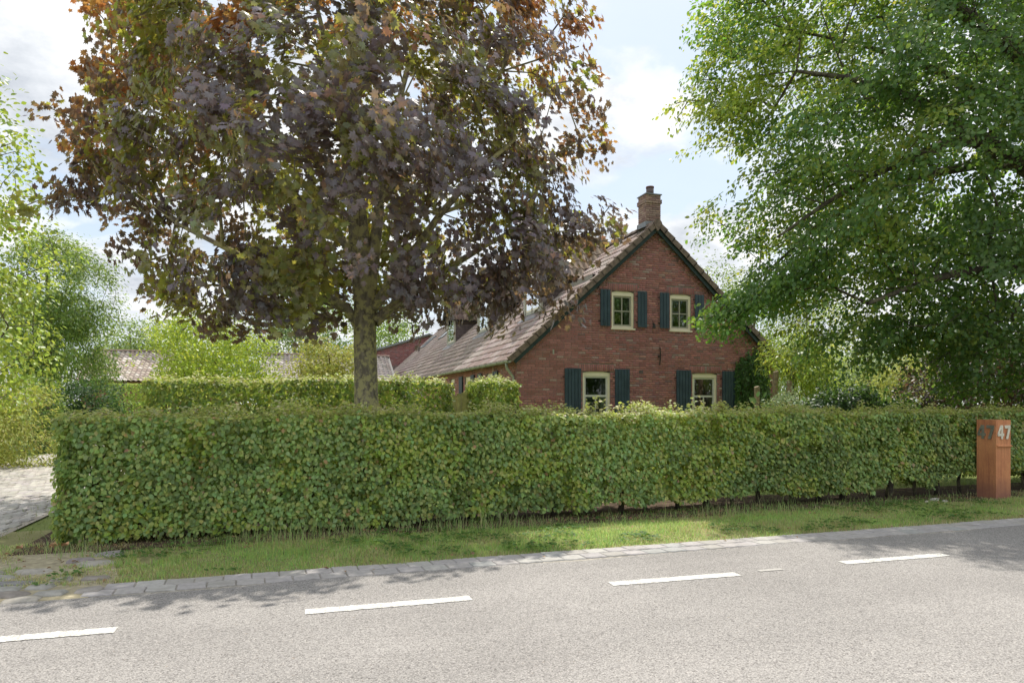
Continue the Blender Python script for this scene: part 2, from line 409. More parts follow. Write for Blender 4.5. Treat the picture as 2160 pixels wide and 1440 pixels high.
# ------------------------------------------------------------------ trees
def in_poly(P, poly):
    x, y = P[:, 0], P[:, 1]; r = np.zeros(len(P), bool); n = len(poly)
    for i in range(n):
        x0, y0 = poly[i]; x1, y1 = poly[(i+1) % n]
        c = ((y0 > y) != (y1 > y)) & (x < (x1-x0)*(y-y0)/((y1-y0) or 1e-9)+x0); r ^= c
    return r
def edge_dist(P, poly):
    d = np.full(len(P), 1e9); n = len(poly)
    for i in range(n):
        a = np.array(poly[i], float); b = np.array(poly[(i+1) % n], float); ab = b-a
        t = np.clip(((P-a)@ab)/max(ab@ab, 1e-9), 0, 1); d = np.minimum(d, np.linalg.norm(P-(a+t[:, None]*ab), axis=1))
    return d
def crown_points(poly, D0, rd, n, gap=0.0, gs=90.0, shell=0.5, sub=1, sig=0.3):
    """n points filling a rounded crown volume whose outline seen from the road is poly (pixels), depth D0 +- rd metres"""
    poly = [tuple(p) for p in poly]; a = np.array(poly, float); lo, hi = a.min(0), a.max(0); out = []
    m = 0; ntot = n; n = max(1, n//sub)
    while m < n:
        P = lo+rng.random((n*4, 2))*(hi-lo); P = P[in_poly(P, poly)]
        if gap: P = P[vnoise(P[:, 0]/gs+3.3, P[:, 1]/gs+7.7)+0.25*rng.random(len(P)) > gap]
        out.append(P); m += len(P)
    P = np.concatenate(out)[:n]
    d = edge_dist(P, poly); h = rd*np.sqrt(np.clip(d/np.percentile(d, 97), 0.03, 1))
    q = rng.uniform(-1, 1, n); q = np.sign(q)*np.abs(q)**shell
    D = D0+q*h
    C = np.array([dp(p[0], p[1], dd) for p, dd in zip(P, D)])
    if sub > 1:
        g = rng.normal(0, 1, (n*sub, 3))*np.array([1, 1, 0.5])*sig
        C = np.repeat(C, sub, 0)+g; C[:, 2] -= 0.35*np.linalg.norm(g[:, :2], axis=1)
    return C
def skeleton(trunk_pts, clusters, step=0.5, sag=0.08, start=1, lenw=0.35, limbs=()):
    nodes = [np.array(p, float) for p in trunk_pts]; par = [-1]+list(range(len(nodes)-1)); nt = len(nodes)
    L = [0.0]
    for i in range(1, len(nodes)): L.append(L[-1]+np.linalg.norm(nodes[i]-nodes[i-1])*0.6)
    for lb in limbs:
        for i, q in enumerate(lb):
            q = np.array(q[:3], float)
            j = len(nodes)-1 if i else int(np.argmin([np.linalg.norm(x-q) for x in nodes[:nt]]))
            L.append(L[j]+0.35*np.linalg.norm(nodes[j]-q)); par.append(j); nodes.append(q)
    cap = 20000; A = np.zeros((cap, 3)); LL = np.zeros(cap); k = len(nodes); A[:k] = nodes; LL[:k] = L
    order = np.argsort(np.linalg.norm(clusters-np.array(trunk_pts[len(trunk_pts)//2]), axis=1))
    ends = np.zeros(len(clusters), int)
    for ci in order:
        c = clusters[ci]; d = np.linalg.norm(A[start:k]-c, axis=1)
        below = np.clip(A[start:k, 2]-c[2], 0, None)
        j = start+int(np.argmin(d+lenw*LL[start:k]+0.5*below))
        p0 = A[j].copy(); n = max(1, int(np.linalg.norm(c-p0)/step)); prev = j
        for s in range(1, n+1):
            f = s/n; q = p0+(c-p0)*f
            q[2] += sag*math.sin(f*math.pi)*np.linalg.norm(c-p0)
            if s < n: q += rng.normal(0, 0.05*step, 3)
            if k >= cap: break
            A[k] = q; LL[k] = LL[prev]+np.linalg.norm(q-A[prev]); par.append(prev); prev = k; k += 1
        ends[ci] = prev
    return A[:k], par, ends
def branch_mesh(A, par, ntrunk, r_tip, expo, rmax, minr=0.0):
    k = len(A); w = np.zeros(k); kids = np.zeros(k, int)
    for i in range(k-1, 0, -1):
        if kids[i] == 0: w[i] += 1
        w[par[i]] += w[i]; kids[par[i]] += 1
    r = np.minimum(r_tip*np.maximum(w, 1)**expo, rmax); m = MB()
    for i in range(ntrunk, k):
        if r[i] < minr: continue
        rp = min(r[par[i]], r[i]*1.35)
        m.tube([A[par[i]], A[i]], [rp, r[i]], 5 if r[i] < 0.05 else 7, False)
    return m
def blob(cx, cy, rx, ry, n=14, j=0.14):
    return [(cx+rx*math.cos(2*math.pi*i/n)*(1+random.uniform(-j, j)), cy+ry*math.sin(2*math.pi*i/n)*(1+random.uniform(-j, j))) for i in range(n)]
def foliage(clusters, dirs, per, spread, flat, size, droop, outw, upw, rnd):
    """leaf positions and axes of a leafy twig at each cluster point: leaves of one twig share a lie"""
    m = len(clusters); n = m*per
    cn = norm(dirs*outw+np.array([0, 0, upw])+rng.normal(0, 0.32, (m, 3)))
    td = norm(dirs+np.array([0, 0, -0.35*droop])+rng.normal(0, 0.35, (m, 3)))
    c = np.repeat(clusters, per, 0); d = np.repeat(td, per, 0); k = np.repeat(cn, per, 0)
    g = rng.normal(0, 1, (n, 3)); g /= np.maximum(1.0, np.linalg.norm(g, axis=1, keepdims=True)/1.7)
    g -= (1-flat)*np.sum(g*k, 1, keepdims=True)*k
    pos = c+g*spread*0.75+d*(rng.uniform(-1.0, 1.2, (n, 1))*spread)
    side = g-np.sum(g*d, 1, keepdims=True)*d
    nrm = norm(k+rng.normal(0, rnd, (n, 3)))
    tip = norm(d*0.8+norm(side)*0.7+np.array([0, 0, -droop])+rng.normal(0, 0.3, (n, 3)))
    return pos, nrm, tip, size*rng.uniform(0.6, 1.2, n)
M_bark_maple = bark_mat('maple bark with lichen', (0.22, 0.19, 0.15), (0.44, 0.40, 0.20), 0.25)
M_bark_beech = bark_mat('beech bark', (0.075, 0.062, 0.05), (0.14, 0.13, 0.08), 0.2)
M_bark = bark_mat('garden tree bark', (0.13, 0.10, 0.075), (0.2, 0.19, 0.12), 0.2)

def tree(name, label, base, trunk, poly, D0, rd, nc, per, tpl, size, cols, trs, mat, bark, group=None, cat='tree',
         spread=0.35, flat=0.6, droop=0.5, outw=0.6, upw=0.6, rnd=0.5, r_tip=0.007, expo=0.43, gap=0.0, gs=90.0,
         n_single=0, colfn=None, w=None, sk=1.0, shell=0.5, extra=None, minr=0.0, lenw=0.35, limbs=(), sub=1, sig=0.3, open_trunk=False):
    root = thing(name, (base[0], base[1], 0), label, cat, group)
    cl = crown_points(poly, D0, rd, nc, gap, gs, shell, sub, sig)
    if extra is not None: cl = np.concatenate([cl, extra])
    if open_trunk:                       # few leaves grow on the inner wood close before the stem
        q = proj(cl); cl = cl[~((np.hypot(cl[:, 0]-base[0], cl[:, 1]-base[1]) < 2.2) & (np.abs(q[:, 0]-765) < 62) & (q[:, 2] < 11.3) & (q[:, 1] > 180))]
    cl[:, 2] = np.maximum(cl[:, 2], 0.15)
    tp = [np.array(p[:3], float) for p in trunk]; tr_r = [p[3] for p in trunk]
    m = MB().tube(tp, tr_r, 14, False)
    for lb in limbs: m.tube([q[:3] for q in lb], [q[3] for q in lb], 9, False)
    m.build('trunk', bark, root, True)
    sub = rng.random(len(cl)) < sk
    A, par, ends = skeleton(tp, cl[sub], start=max(1, len(tp)//2-1), lenw=lenw, limbs=limbs)
    br = branch_mesh(A, par, len(tp)+sum(len(lb) for lb in limbs), r_tip, expo, tr_r[len(tr_r)//2]*0.75, minr)
    if br.v: br.build('branches', bark, root, True)
    cen = cl.mean(0)
    dirs = norm((cl-cen)*np.array([1, 1, 0.6]))
    pos, nrm, tip, sz = foliage(cl, dirs, per, spread, flat, size, droop, outw, upw, rnd)
    pos[:, 2] = np.maximum(pos[:, 2], 0.04)
    n = len(pos)
    if colfn: col, tr = colfn(pos, np.repeat(cl, per, 0), cen)
    else:
        sh = np.repeat(rng.uniform(0.75, 1.25, len(cl)), per)[:, None]
        col = palette(n, cols, 0.2, w)*sh; tr = palette(n, trs, 0.2)*sh
    leaf_mesh(root, 'crown', tpl, pos, nrm, tip, sz, col, tr, mat, n_single)
    return root

# ---- purple maple in the front garden
mb = dp(772, 852, 11.0); mx0, my0 = mb[0], mb[1]
def mpt(px, py, r, dd=0.0):
    p = dp(px, py, 11.0+dd); return (p[0], p[1], p[2], r)
tz = [(mx0+0.02, my0, -0.05, 0.30), (mx0+0.02, my0, 0.12, 0.245), (mx0+0.01, my0, 0.6, 0.205), mpt(773, 852, 0.193), mpt(771, 760, 0.182), mpt(769, 690, 0.178), mpt(770, 640, 0.175), mpt(772, 590, 0.15), mpt(765, 520, 0.125), mpt(755, 420, 0.11), mpt(748, 300, 0.095), mpt(745, 150, 0.08), mpt(742, 0, 0.06), mpt(740, -120, 0.04)]
maple_poly = [(210, -60), (330, -150), (540, -215), (760, -235), (960, -200), (1090, -120), (1160, -40),
    (1225, 25), (1238, 45), (1195, 95), (1170, 135), (1240, 190), (1262, 225), (1235, 250), (1262, 305), (1250, 322), (1175, 335), (1165, 365), (1210, 410), (1280, 450), (1288, 474), (1235, 488),
    (1200, 535), (1150, 585), (1185, 615), (1195, 645), (1150, 650), (1100, 640), (1060, 655), (1020, 690), (990, 640), (930, 660), (905, 700), (870, 715), (830, 680), (800, 640), (740, 620), (700, 650), (640, 690), (590, 690), (540, 665),
    (480, 690), (430, 675), (360, 650), (300, 640), (300, 645), (305, 605), (335, 580), (295, 550), (282, 500), (220, 475), (185, 455), (175, 420), (105, 400), (98, 382), (170, 345), (200, 320), (190, 270), (140, 235), (130, 200), (190, 170), (215, 95), (180, 0)]
def maple_cols(pos, cl, cen):
    """purple outside, olive inside, coppery tips where sun glow is put into the colour; one colour runs through a whole twig"""
    n = len(pos); d = np.linalg.norm((cl-cen)/np.array([4.8, 4.0, 4.4]), axis=1)
    cr = vnoise(cl[:, 0]*1.7+5, cl[:, 2]*1.7+cl[:, 1]*1.1); tw = vnoise(cl[:, 0]*9.1+2, cl[:, 2]*9.3+cl[:, 1]*7.7)
    outer = np.clip((d-0.40)/0.45, 0, 1); r = 0.55*tw+0.45*cr+rng.normal(0, 0.07, n)
    col = palette(n, [(0.062, 0.052, 0.068), (0.056, 0.049, 0.060), (0.070, 0.055, 0.060)], 0.14)
    tr = palette(n, [(0.26, 0.15, 0.07), (0.30, 0.19, 0.07)], 0.2)
    green = r > 0.34+0.33*outer
    col[green] = palette(green.sum(), [(0.066, 0.066, 0.028), (0.060, 0.068, 0.036), (0.076, 0.068, 0.030)], 0.15)
    tr[green] = palette(green.sum(), [(0.60, 0.58, 0.07), (0.50, 0.55, 0.08), (0.62, 0.48, 0.07)], 0.2)
    high = np.clip((cl[:, 2]-2.6)/3.5, 0.15, 1); zone = np.clip((vnoise(cl[:, 0]*0.75+40, cl[:, 2]*0.75+cl[:, 1]*0.4)-0.46)*4, 0, 1)
    orange = (outer*zone*high*(0.55+0.7*tw)+rng.normal(0, 0.12, n)) > 0.72  # outer leaves high up turn orange: sun shining through, put into the leaf colour
    col[orange] = palette(orange.sum(), [(0.20, 0.085, 0.040), (0.17, 0.080, 0.045), (0.14, 0.075, 0.05)], 0.2)
    tr[orange] = palette(orange.sum(), [(0.60, 0.27, 0.07), (0.55, 0.30, 0.07)], 0.2)
    return col, tr
maple_limbs = [[mpt(766, 650, 0.13), mpt(757, 590, 0.12), mpt(751, 520, 0.105), mpt(742, 420, 0.09, -0.2), mpt(725, 290, 0.07, -0.4), mpt(700, 150, 0.05, -0.5), mpt(670, 20, 0.03, -0.6)],
    [mpt(780, 610, 0.12), mpt(789, 540, 0.10), mpt(798, 450, 0.085, 0.2), mpt(815, 330, 0.07, 0.4), mpt(850, 180, 0.05, 0.6), mpt(890, 40, 0.03, 0.7)],
    [mpt(752, 680, 0.085), mpt(735, 655, 0.075, -0.1), mpt(710, 636, 0.068, -0.3), mpt(660, 612, 0.06, -0.6), mpt(580, 575, 0.05, -0.9), mpt(470, 520, 0.038, -1.2), mpt(370, 470, 0.025, -1.4)],
    [mpt(790, 680, 0.10), mpt(818, 655, 0.085, 0.1), mpt(858, 625, 0.075, 0.3), mpt(930, 575, 0.06, 0.5), mpt(1020, 520, 0.045, 0.7), mpt(1110, 470, 0.03, 0.8)],
    [mpt(788, 650, 0.085), mpt(820, 600, 0.075, -0.3), mpt(865, 540, 0.065, -0.6), mpt(930, 450, 0.05, -1.0), mpt(1000, 370, 0.038, -1.3), mpt(1090, 290, 0.025, -1.5)],
    [mpt(750, 540, 0.08), mpt(700, 480, 0.07, 0.3), mpt(620, 410, 0.058, 0.6), mpt(520, 340, 0.045, 0.8), mpt(400, 270, 0.032, 1.0), mpt(290, 220, 0.02, 1.1)],
    [mpt(745, 430, 0.06, -0.2), mpt(690, 350, 0.05, -0.6), mpt(600, 250, 0.04, -1.1), mpt(480, 160, 0.028, -1.5)],
    [mpt(800, 440, 0.06, 0.2), mpt(860, 340, 0.05, 0.1), mpt(950, 240, 0.038, 0), mpt(1060, 150, 0.025, -0.2)]]
tree('maple_tree', 'large purple-leaved maple tree with lichen-covered trunk behind the front hedge', (mx0, my0), tz, maple_poly, 11.0, 3.2, 1440, 33,
     MAPLE, 0.114, None, None, M_leaf_maple, M_bark_maple, None, 'tree', spread=0.18, flat=0.5, droop=0.9, outw=0.8, upw=0.5, rnd=0.30,
     r_tip=0.008, expo=0.42, gap=0.29, gs=54.0, sub=3, sig=0.19, open_trunk=True, n_single=300, colfn=maple_cols, minr=0.0, lenw=0.30, limbs=maple_limbs, shell=0.4)

# ---- big beech on the right, trunk just outside the frame
bb = dp(2330, 852, 12.6); bx0, by0 = bb[0], bb[1]
def bpt(px, py, r, dd=0.0):
    p = dp(px, py, 12.6+dd); return (p[0], p[1], p[2], r)
btr = [(bx0, by0, -0.05, 0.62), (bx0, by0, 0.2, 0.50), (bx0, by0, 0.9, 0.44), bpt(2325, 760, 0.42), bpt(2315, 600, 0.40), bpt(2310, 450, 0.37), bpt(2300, 300, 0.33), bpt(2290, 100, 0.28), bpt(2285, -80, 0.2), bpt(2280, -200, 0.1)]
beech_poly = [(1720, -230), (1600, -140), (1545, -60), (1535, 0), (1490, 45), (1520, 90), (1530, 125), (1478, 155), (1500, 185), (1458, 215), (1500, 250), (1488, 310), (1530, 340), (1560, 375), (1495, 405), (1500, 440), (1545, 480), (1555, 560), (1560, 610),
    (1575, 650), (1610, 660), (1660, 650), (1690, 700), (1740, 745), (1800, 765), (1850, 735), (1900, 750), (1940, 720), (1990, 760), (1995, 810), (2060, 830), (2200, 820), (2400, 800), (2540, 700), (2600, 500), (2600, 200), (2500, -80), (2250, -260), (1950, -290)]
def beech_cols(pos, cl, cen):
    n = len(pos); f = vnoise(cl[:, 0]*1.1+9, cl[:, 2]*1.4+cl[:, 1]*0.6)
    col = palette(n, [(0.045, 0.085, 0.024), (0.040, 0.078, 0.030), (0.058, 0.098, 0.026)], 0.2); tr = palette(n, [(0.26, 0.44, 0.05), (0.34, 0.50, 0.06), (0.20, 0.36, 0.05)], 0.2)
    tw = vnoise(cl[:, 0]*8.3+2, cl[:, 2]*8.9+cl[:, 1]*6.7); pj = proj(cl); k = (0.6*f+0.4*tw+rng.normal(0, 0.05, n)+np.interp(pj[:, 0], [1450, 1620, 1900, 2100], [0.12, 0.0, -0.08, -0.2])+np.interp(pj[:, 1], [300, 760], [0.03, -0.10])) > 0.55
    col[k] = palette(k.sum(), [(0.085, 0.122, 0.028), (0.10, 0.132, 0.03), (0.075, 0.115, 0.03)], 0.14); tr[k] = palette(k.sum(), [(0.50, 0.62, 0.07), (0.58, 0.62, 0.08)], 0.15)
    dk = np.interp(pj[:, 0], [1500, 1750, 2050], [1.15, 1.0, 0.80])*np.interp(pj[:, 1], [250, 750], [1.0, 0.82])  # leaves darker to the lower right: deep crown shade put into their colour
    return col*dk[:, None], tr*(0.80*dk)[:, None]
spur = []
for (x0, y0, x1, y1, k_) in ((1595, 645, 1492, 655, 19), (1508, 655, 1498, 708, 6), (1570, 655, 1540, 700, 8), (1610, 620, 1560, 635, 10)):
    for q in rng.random(k_): spur.append(dp(x0+(x1-x0)*q+rng.normal(0, 7), y0+(y1-y0)*q+rng.normal(0, 7), 11.9+rng.normal(0, 0.25)))
spur = np.array(spur)
beech_limbs = [[bpt(2312, 440, 0.24), bpt(2230, 390, 0.21, -0.3), bpt(2160, 345, 0.18, -0.6), bpt(2063, 293, 0.15, -0.9), bpt(1960, 227, 0.10, -1.1), bpt(1885, 192, 0.07, -1.2), bpt(1790, 165, 0.045, -1.3), bpt(1680, 150, 0.025, -1.4)],
    [bpt(2063, 296, 0.11, -0.9), bpt(2000, 300, 0.09, -1.0), bpt(1930, 330, 0.07, -1.1), bpt(1840, 370, 0.05, -1.2), bpt(1740, 430, 0.035, -1.3), bpt(1640, 500, 0.02, -1.4)],
    [bpt(2302, 250, 0.22), bpt(2230, 170, 0.19, -0.3), bpt(2140, 105, 0.15, -0.6), bpt(2050, 40, 0.12, -0.8), bpt(1950, -30, 0.08, -1.0), bpt(1840, -80, 0.05, -1.1)],
    [bpt(2310, 420, 0.17), bpt(2200, 350, 0.13, 0.5), bpt(2080, 345, 0.10, 0.8), bpt(1970, 365, 0.08, 1.0), bpt(1850, 400, 0.055, 1.2), bpt(1720, 480, 0.035, 1.3), bpt(1600, 590, 0.02, 1.4)],
    [bpt(2315, 600, 0.14), bpt(2210, 560, 0.10, -0.6), bpt(2090, 560, 0.075, -1.0), bpt(1960, 590, 0.055, -1.3), bpt(1830, 640, 0.03, -1.6)],
    [bpt(2305, 330, 0.13), bpt(2180, 240, 0.10, -0.2), bpt(2060, 185, 0.08, -0.1), bpt(1930, 130, 0.055, 0.1), bpt(1800, 90, 0.035, 0.2), bpt(1650, 60, 0.02, 0.3)]]
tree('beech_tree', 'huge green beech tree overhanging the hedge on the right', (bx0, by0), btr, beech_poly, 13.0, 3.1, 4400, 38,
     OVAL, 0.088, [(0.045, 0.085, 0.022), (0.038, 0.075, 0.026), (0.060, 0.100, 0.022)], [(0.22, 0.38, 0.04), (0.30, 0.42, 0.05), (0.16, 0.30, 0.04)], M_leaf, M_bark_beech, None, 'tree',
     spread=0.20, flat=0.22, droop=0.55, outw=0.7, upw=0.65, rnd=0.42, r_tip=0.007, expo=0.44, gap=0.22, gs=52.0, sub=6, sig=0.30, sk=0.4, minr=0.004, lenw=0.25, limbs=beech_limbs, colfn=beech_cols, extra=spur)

# ---- trees and shrubs of the garden
def simple_tree(name, label, poly, D0, rd, nc, per, size, cols, trs, group=None, cat='tree', tpx=None, tpl=DIAM, spread=None, trunk_r=0.12, mat=None, **kw):
    cols = np.array(cols)*0.85; trs = np.array(trs)*0.78
    a = np.array(poly, float); tpx = tpx if tpx is not None else a[:, 0].mean()
    b = dp(tpx, HZ, D0); top = dp(tpx, a[:, 1].min()*0.75+a[:, 1].max()*0.25, D0)[2]
    tr = [(b[0], b[1], -0.05, trunk_r*1.3), (b[0], b[1], 0.3, trunk_r), (b[0], b[1], top*0.4, trunk_r*0.8), (b[0]+0.1, b[1], top*0.7, trunk_r*0.55), (b[0], b[1], top, trunk_r*0.25)]
    kw.setdefault('sk', 0.35); kw.setdefault('sub', 4); kw.setdefault('sig', (spread or size*3.2)*1.1)
    if cat == 'shrub': kw.setdefault('r_tip', 0.0035)
    return tree(name, label, (b[0], b[1]), tr, poly, D0, rd, nc, per, tpl, size, cols, trs, mat or M_leaf_dull, M_bark, group, cat, spread=(spread or size*3.2)*0.8, **kw)
G_mid = ([(0.07, 0.11, 0.03), (0.09, 0.13, 0.04), (0.06, 0.10, 0.035)], [(0.30, 0.42, 0.07), (0.36, 0.45, 0.08)])
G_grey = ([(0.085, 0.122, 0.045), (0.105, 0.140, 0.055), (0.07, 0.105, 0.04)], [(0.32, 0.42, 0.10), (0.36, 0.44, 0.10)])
G_lime = ([(0.105, 0.16, 0.028), (0.13, 0.18, 0.032), (0.09, 0.14, 0.03)], [(0.44, 0.54, 0.07), (0.48, 0.54, 0.08)])
G_yel = ([(0.17, 0.185, 0.05), (0.14, 0.17, 0.045), (0.19, 0.19, 0.065)], [(0.50, 0.50, 0.10), (0.46, 0.50, 0.10)])
G_dark = ([(0.025, 0.05, 0.02), (0.03, 0.055, 0.025), (0.02, 0.04, 0.02)], [(0.10, 0.18, 0.03), (0.08, 0.15, 0.03)])
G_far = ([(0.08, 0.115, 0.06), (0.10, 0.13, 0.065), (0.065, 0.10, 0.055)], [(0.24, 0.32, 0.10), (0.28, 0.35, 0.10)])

simple_tree('roadside_tree', 'bright green leafy tree cut by the left edge of the picture', [(-260, 60), (-60, 120), (-10, 235), (18, 240), (15, 300), (50, 330), (45, 420), (65, 470), (70, 560), (60, 640), (100, 660), (60, 760), (30, 830), (-80, 840), (-260, 760)], 13.0, 2.6, 620, 26, 0.10, *G_lime, tpx=-130, tpl=OVAL, spread=0.30, mat=M_leaf, trunk_r=0.16, gap=0.30, gs=45)
simple_tree('pear_tree', 'grey green weeping pear tree with dense rounded crown beyond the driveway', [(60, 520), (100, 480), (165, 515), (210, 545), (232, 600), (225, 650), (200, 690), (215, 720), (240, 770), (238, 830), (190, 820), (150, 800), (90, 795), (40, 800), (20, 700), (20, 600)], 24.0, 1.7, 800, 42, 0.12, *G_mid, tpx=98, tpl=LANCE, spread=0.30, trunk_r=0.17, gap=0.24, gs=30, droop=0.9)
simple_tree('yellow_shrub', 'pale yellow green shrub at the edge of the brick driveway', [(-140, 760), (-40, 770), (30, 800), (70, 830), (100, 880), (80, 930), (95, 965), (40, 978), (-60, 985), (-160, 990)], 15.6, 1.1, 420, 34, 0.10, *G_yel, tpx=-40, cat='shrub', tpl=LANCE, spread=0.26, trunk_r=0.05)
simple_tree('leafy_shrub', 'loose green shrub between the driveway and the front hedge end', [(60, 800), (110, 790), (130, 830), (125, 900), (110, 940), (70, 935), (60, 870)], 20.0, 0.7, 120, 30, 0.10, *G_mid, cat='shrub', spread=0.25, trunk_r=0.04)
simple_tree('conifer_shrub', 'low dark evergreen shrub under the pear tree', [(130, 810), (200, 800), (240, 815), (240, 880), (130, 880)], 21.5, 0.8, 150, 36, 0.09, *G_dark, cat='shrub', spread=0.22, trunk_r=0.05)
simple_tree('laurel_shrub', 'bright lime green rounded shrub in front of the outbuilding roofs', [(325, 725), (335, 700), (355, 690), (378, 668), (408, 664), (430, 680), (470, 688), (515, 686), (535, 710), (545, 730), (562, 750), (568, 790), (560, 830), (340, 830), (350, 780)], 19.0, 1.5, 420, 38, 0.115, [(0.125, 0.185, 0.028), (0.15, 0.20, 0.032)], [(0.54, 0.64, 0.07)], cat='shrub', tpl=LANCE, spread=0.28, trunk_r=0.08, mat=M_leaf, gap=0.14, gs=24, upw=0.3, droop=-0.5)
simple_tree('golden_shrub', 'yellowish airy shrub behind the maple trunk', [(640, 790), (645, 745), (665, 722), (695, 715), (720, 718), (738, 735), (748, 780), (745, 830), (640, 830)], 23.0, 1.2, 240, 34, 0.10, [(0.17, 0.19, 0.05), (0.20, 0.19, 0.06)], [(0.48, 0.48, 0.10)], cat='shrub', spread=0.28, trunk_r=0.06, gap=0.18, gs=20)
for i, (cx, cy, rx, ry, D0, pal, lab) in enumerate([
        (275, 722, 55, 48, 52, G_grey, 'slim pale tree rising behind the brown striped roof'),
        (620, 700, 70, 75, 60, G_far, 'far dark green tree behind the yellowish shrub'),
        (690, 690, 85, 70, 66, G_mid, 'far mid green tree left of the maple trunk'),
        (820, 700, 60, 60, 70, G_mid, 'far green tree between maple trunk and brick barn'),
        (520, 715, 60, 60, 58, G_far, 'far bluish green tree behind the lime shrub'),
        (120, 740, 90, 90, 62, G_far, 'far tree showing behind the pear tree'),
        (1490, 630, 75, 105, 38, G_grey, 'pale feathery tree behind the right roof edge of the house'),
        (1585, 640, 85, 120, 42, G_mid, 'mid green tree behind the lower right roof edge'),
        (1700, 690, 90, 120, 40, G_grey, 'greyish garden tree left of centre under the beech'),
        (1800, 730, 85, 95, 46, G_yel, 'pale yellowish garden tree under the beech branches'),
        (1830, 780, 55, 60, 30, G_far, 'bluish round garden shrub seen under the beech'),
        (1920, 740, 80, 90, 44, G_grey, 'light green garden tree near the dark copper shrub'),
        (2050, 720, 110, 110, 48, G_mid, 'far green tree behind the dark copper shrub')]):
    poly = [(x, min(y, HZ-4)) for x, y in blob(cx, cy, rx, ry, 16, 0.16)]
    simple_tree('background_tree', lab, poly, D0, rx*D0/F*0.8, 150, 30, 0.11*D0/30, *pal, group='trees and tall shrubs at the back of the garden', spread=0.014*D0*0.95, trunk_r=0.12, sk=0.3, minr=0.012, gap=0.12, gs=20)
for i, (cx, cy, rx, ry, D0, pal, lab) in enumerate([
        (-60, 760, 130, 95, 70, G_mid, 'far green tree at the left picture edge'), (330, 780, 90, 70, 72, G_mid, 'far low tree behind the outbuildings'),
        (450, 770, 90, 70, 75, G_grey, 'far pale tree behind the lime shrub'), (1660, 785, 60, 66, 34, G_mid, 'mid green shrub behind the wooden posts'),
        (1745, 800, 75, 55, 36, G_lime, 'lime green shrub behind the hanging wisteria'), (1600, 790, 70, 62, 50, G_far, 'dim far shrub behind the right house corner'),
        (1880, 800, 75, 52, 48, G_mid, 'green shrub at the far end of the lawn'), (1975, 795, 70, 60, 44, G_grey, 'pale shrub behind the small yellow green tree'),
        (2120, 790, 110, 65, 50, G_mid, 'far shrub behind the letterbox and copper shrub')]):
    poly = [(x, min(y, HZ+2)) for x, y in blob(cx, cy, rx, ry, 16, 0.14)]
    simple_tree('background_shrub', lab, poly, D0, rx*D0/F*0.7, 130, 30, 0.11*D0/30, *pal, group='trees and tall shrubs at the back of the garden', cat='shrub', spread=0.014*D0*0.95, trunk_r=0.1, sk=0.2, minr=0.012)
simple_tree('garden_sapling', 'small light yellow green tree on the lawn under the beech', [(1850, 800), (1870, 760), (1905, 742), (1945, 755), (1970, 790), (1960, 820), (1900, 835), (1865, 825)], 27.0, 0.9, 120, 26, 0.10, *G_yel, tpx=1897, spread=0.26, trunk_r=0.05, gap=0.2, gs=14)
simple_tree('evergreen_shrub', 'dark green broad shrub behind the hedge right of the posts', [(1735, 860), (1740, 830), (1780, 822), (1830, 828), (1850, 846), (1900, 850), (1905, 870), (1735, 880)], 14.5, 0.5, 170, 30, 0.085, *G_dark, cat='shrub', tpl=OVAL, spread=0.17, trunk_r=0.04, mat=M_leaf)
simple_tree('copper_shrub', 'dark copper leaved shrub in the shade at the right edge', [(1900, 850), (1930, 790), (1980, 740), (2060, 700), (2200, 690), (2330, 760), (2330, 880), (1900, 880)], 16.5, 1.3, 520, 30, 0.095, [(0.035, 0.028, 0.024), (0.030, 0.036, 0.022), (0.045, 0.026, 0.024)], [(0.14, 0.08, 0.04), (0.10, 0.12, 0.03)], cat='shrub', tpl=OVAL, spread=0.27, trunk_r=0.1, mat=M_leaf)
simple_tree('wisteria', 'yellow green hanging climber on the posts beside the house', [(1640, 720), (1665, 690), (1700, 700), (1735, 730), (1742, 790), (1735, 850), (1705, 850), (1700, 800), (1670, 790), (1650, 800)], 20.0, 0.8, 190, 34, 0.12, *G_lime, cat='climber', tpx=1668, tpl=LANCE, spread=0.26, trunk_r=0.06, droop=1.6, mat=M_leaf)
simple_tree('variegated_shrub', 'low whitish green shrub at the foot of the wooden posts', [(1640, 850), (1655, 832), (1690, 838), (1705, 860), (1700, 880), (1640, 880)], 16.2, 0.4, 90, 30, 0.07, [(0.16, 0.20, 0.12), (0.09, 0.13, 0.06)], [(0.3, 0.36, 0.16)], cat='shrub', spread=0.14, trunk_r=0.02)
simple_tree('broadleaf_plant', 'large leaved green plant peeping over the hedge before the creeper', [(1572, 862), (1585, 848), (1605, 850), (1612, 866), (1605, 880), (1575, 880)], 11.5, 0.2, 14, 9, 0.13, [(0.09, 0.17, 0.05)], [(0.3, 0.45, 0.08)], cat='plant', tpl=OVAL, spread=0.12, trunk_r=0.012, mat=M_leaf)

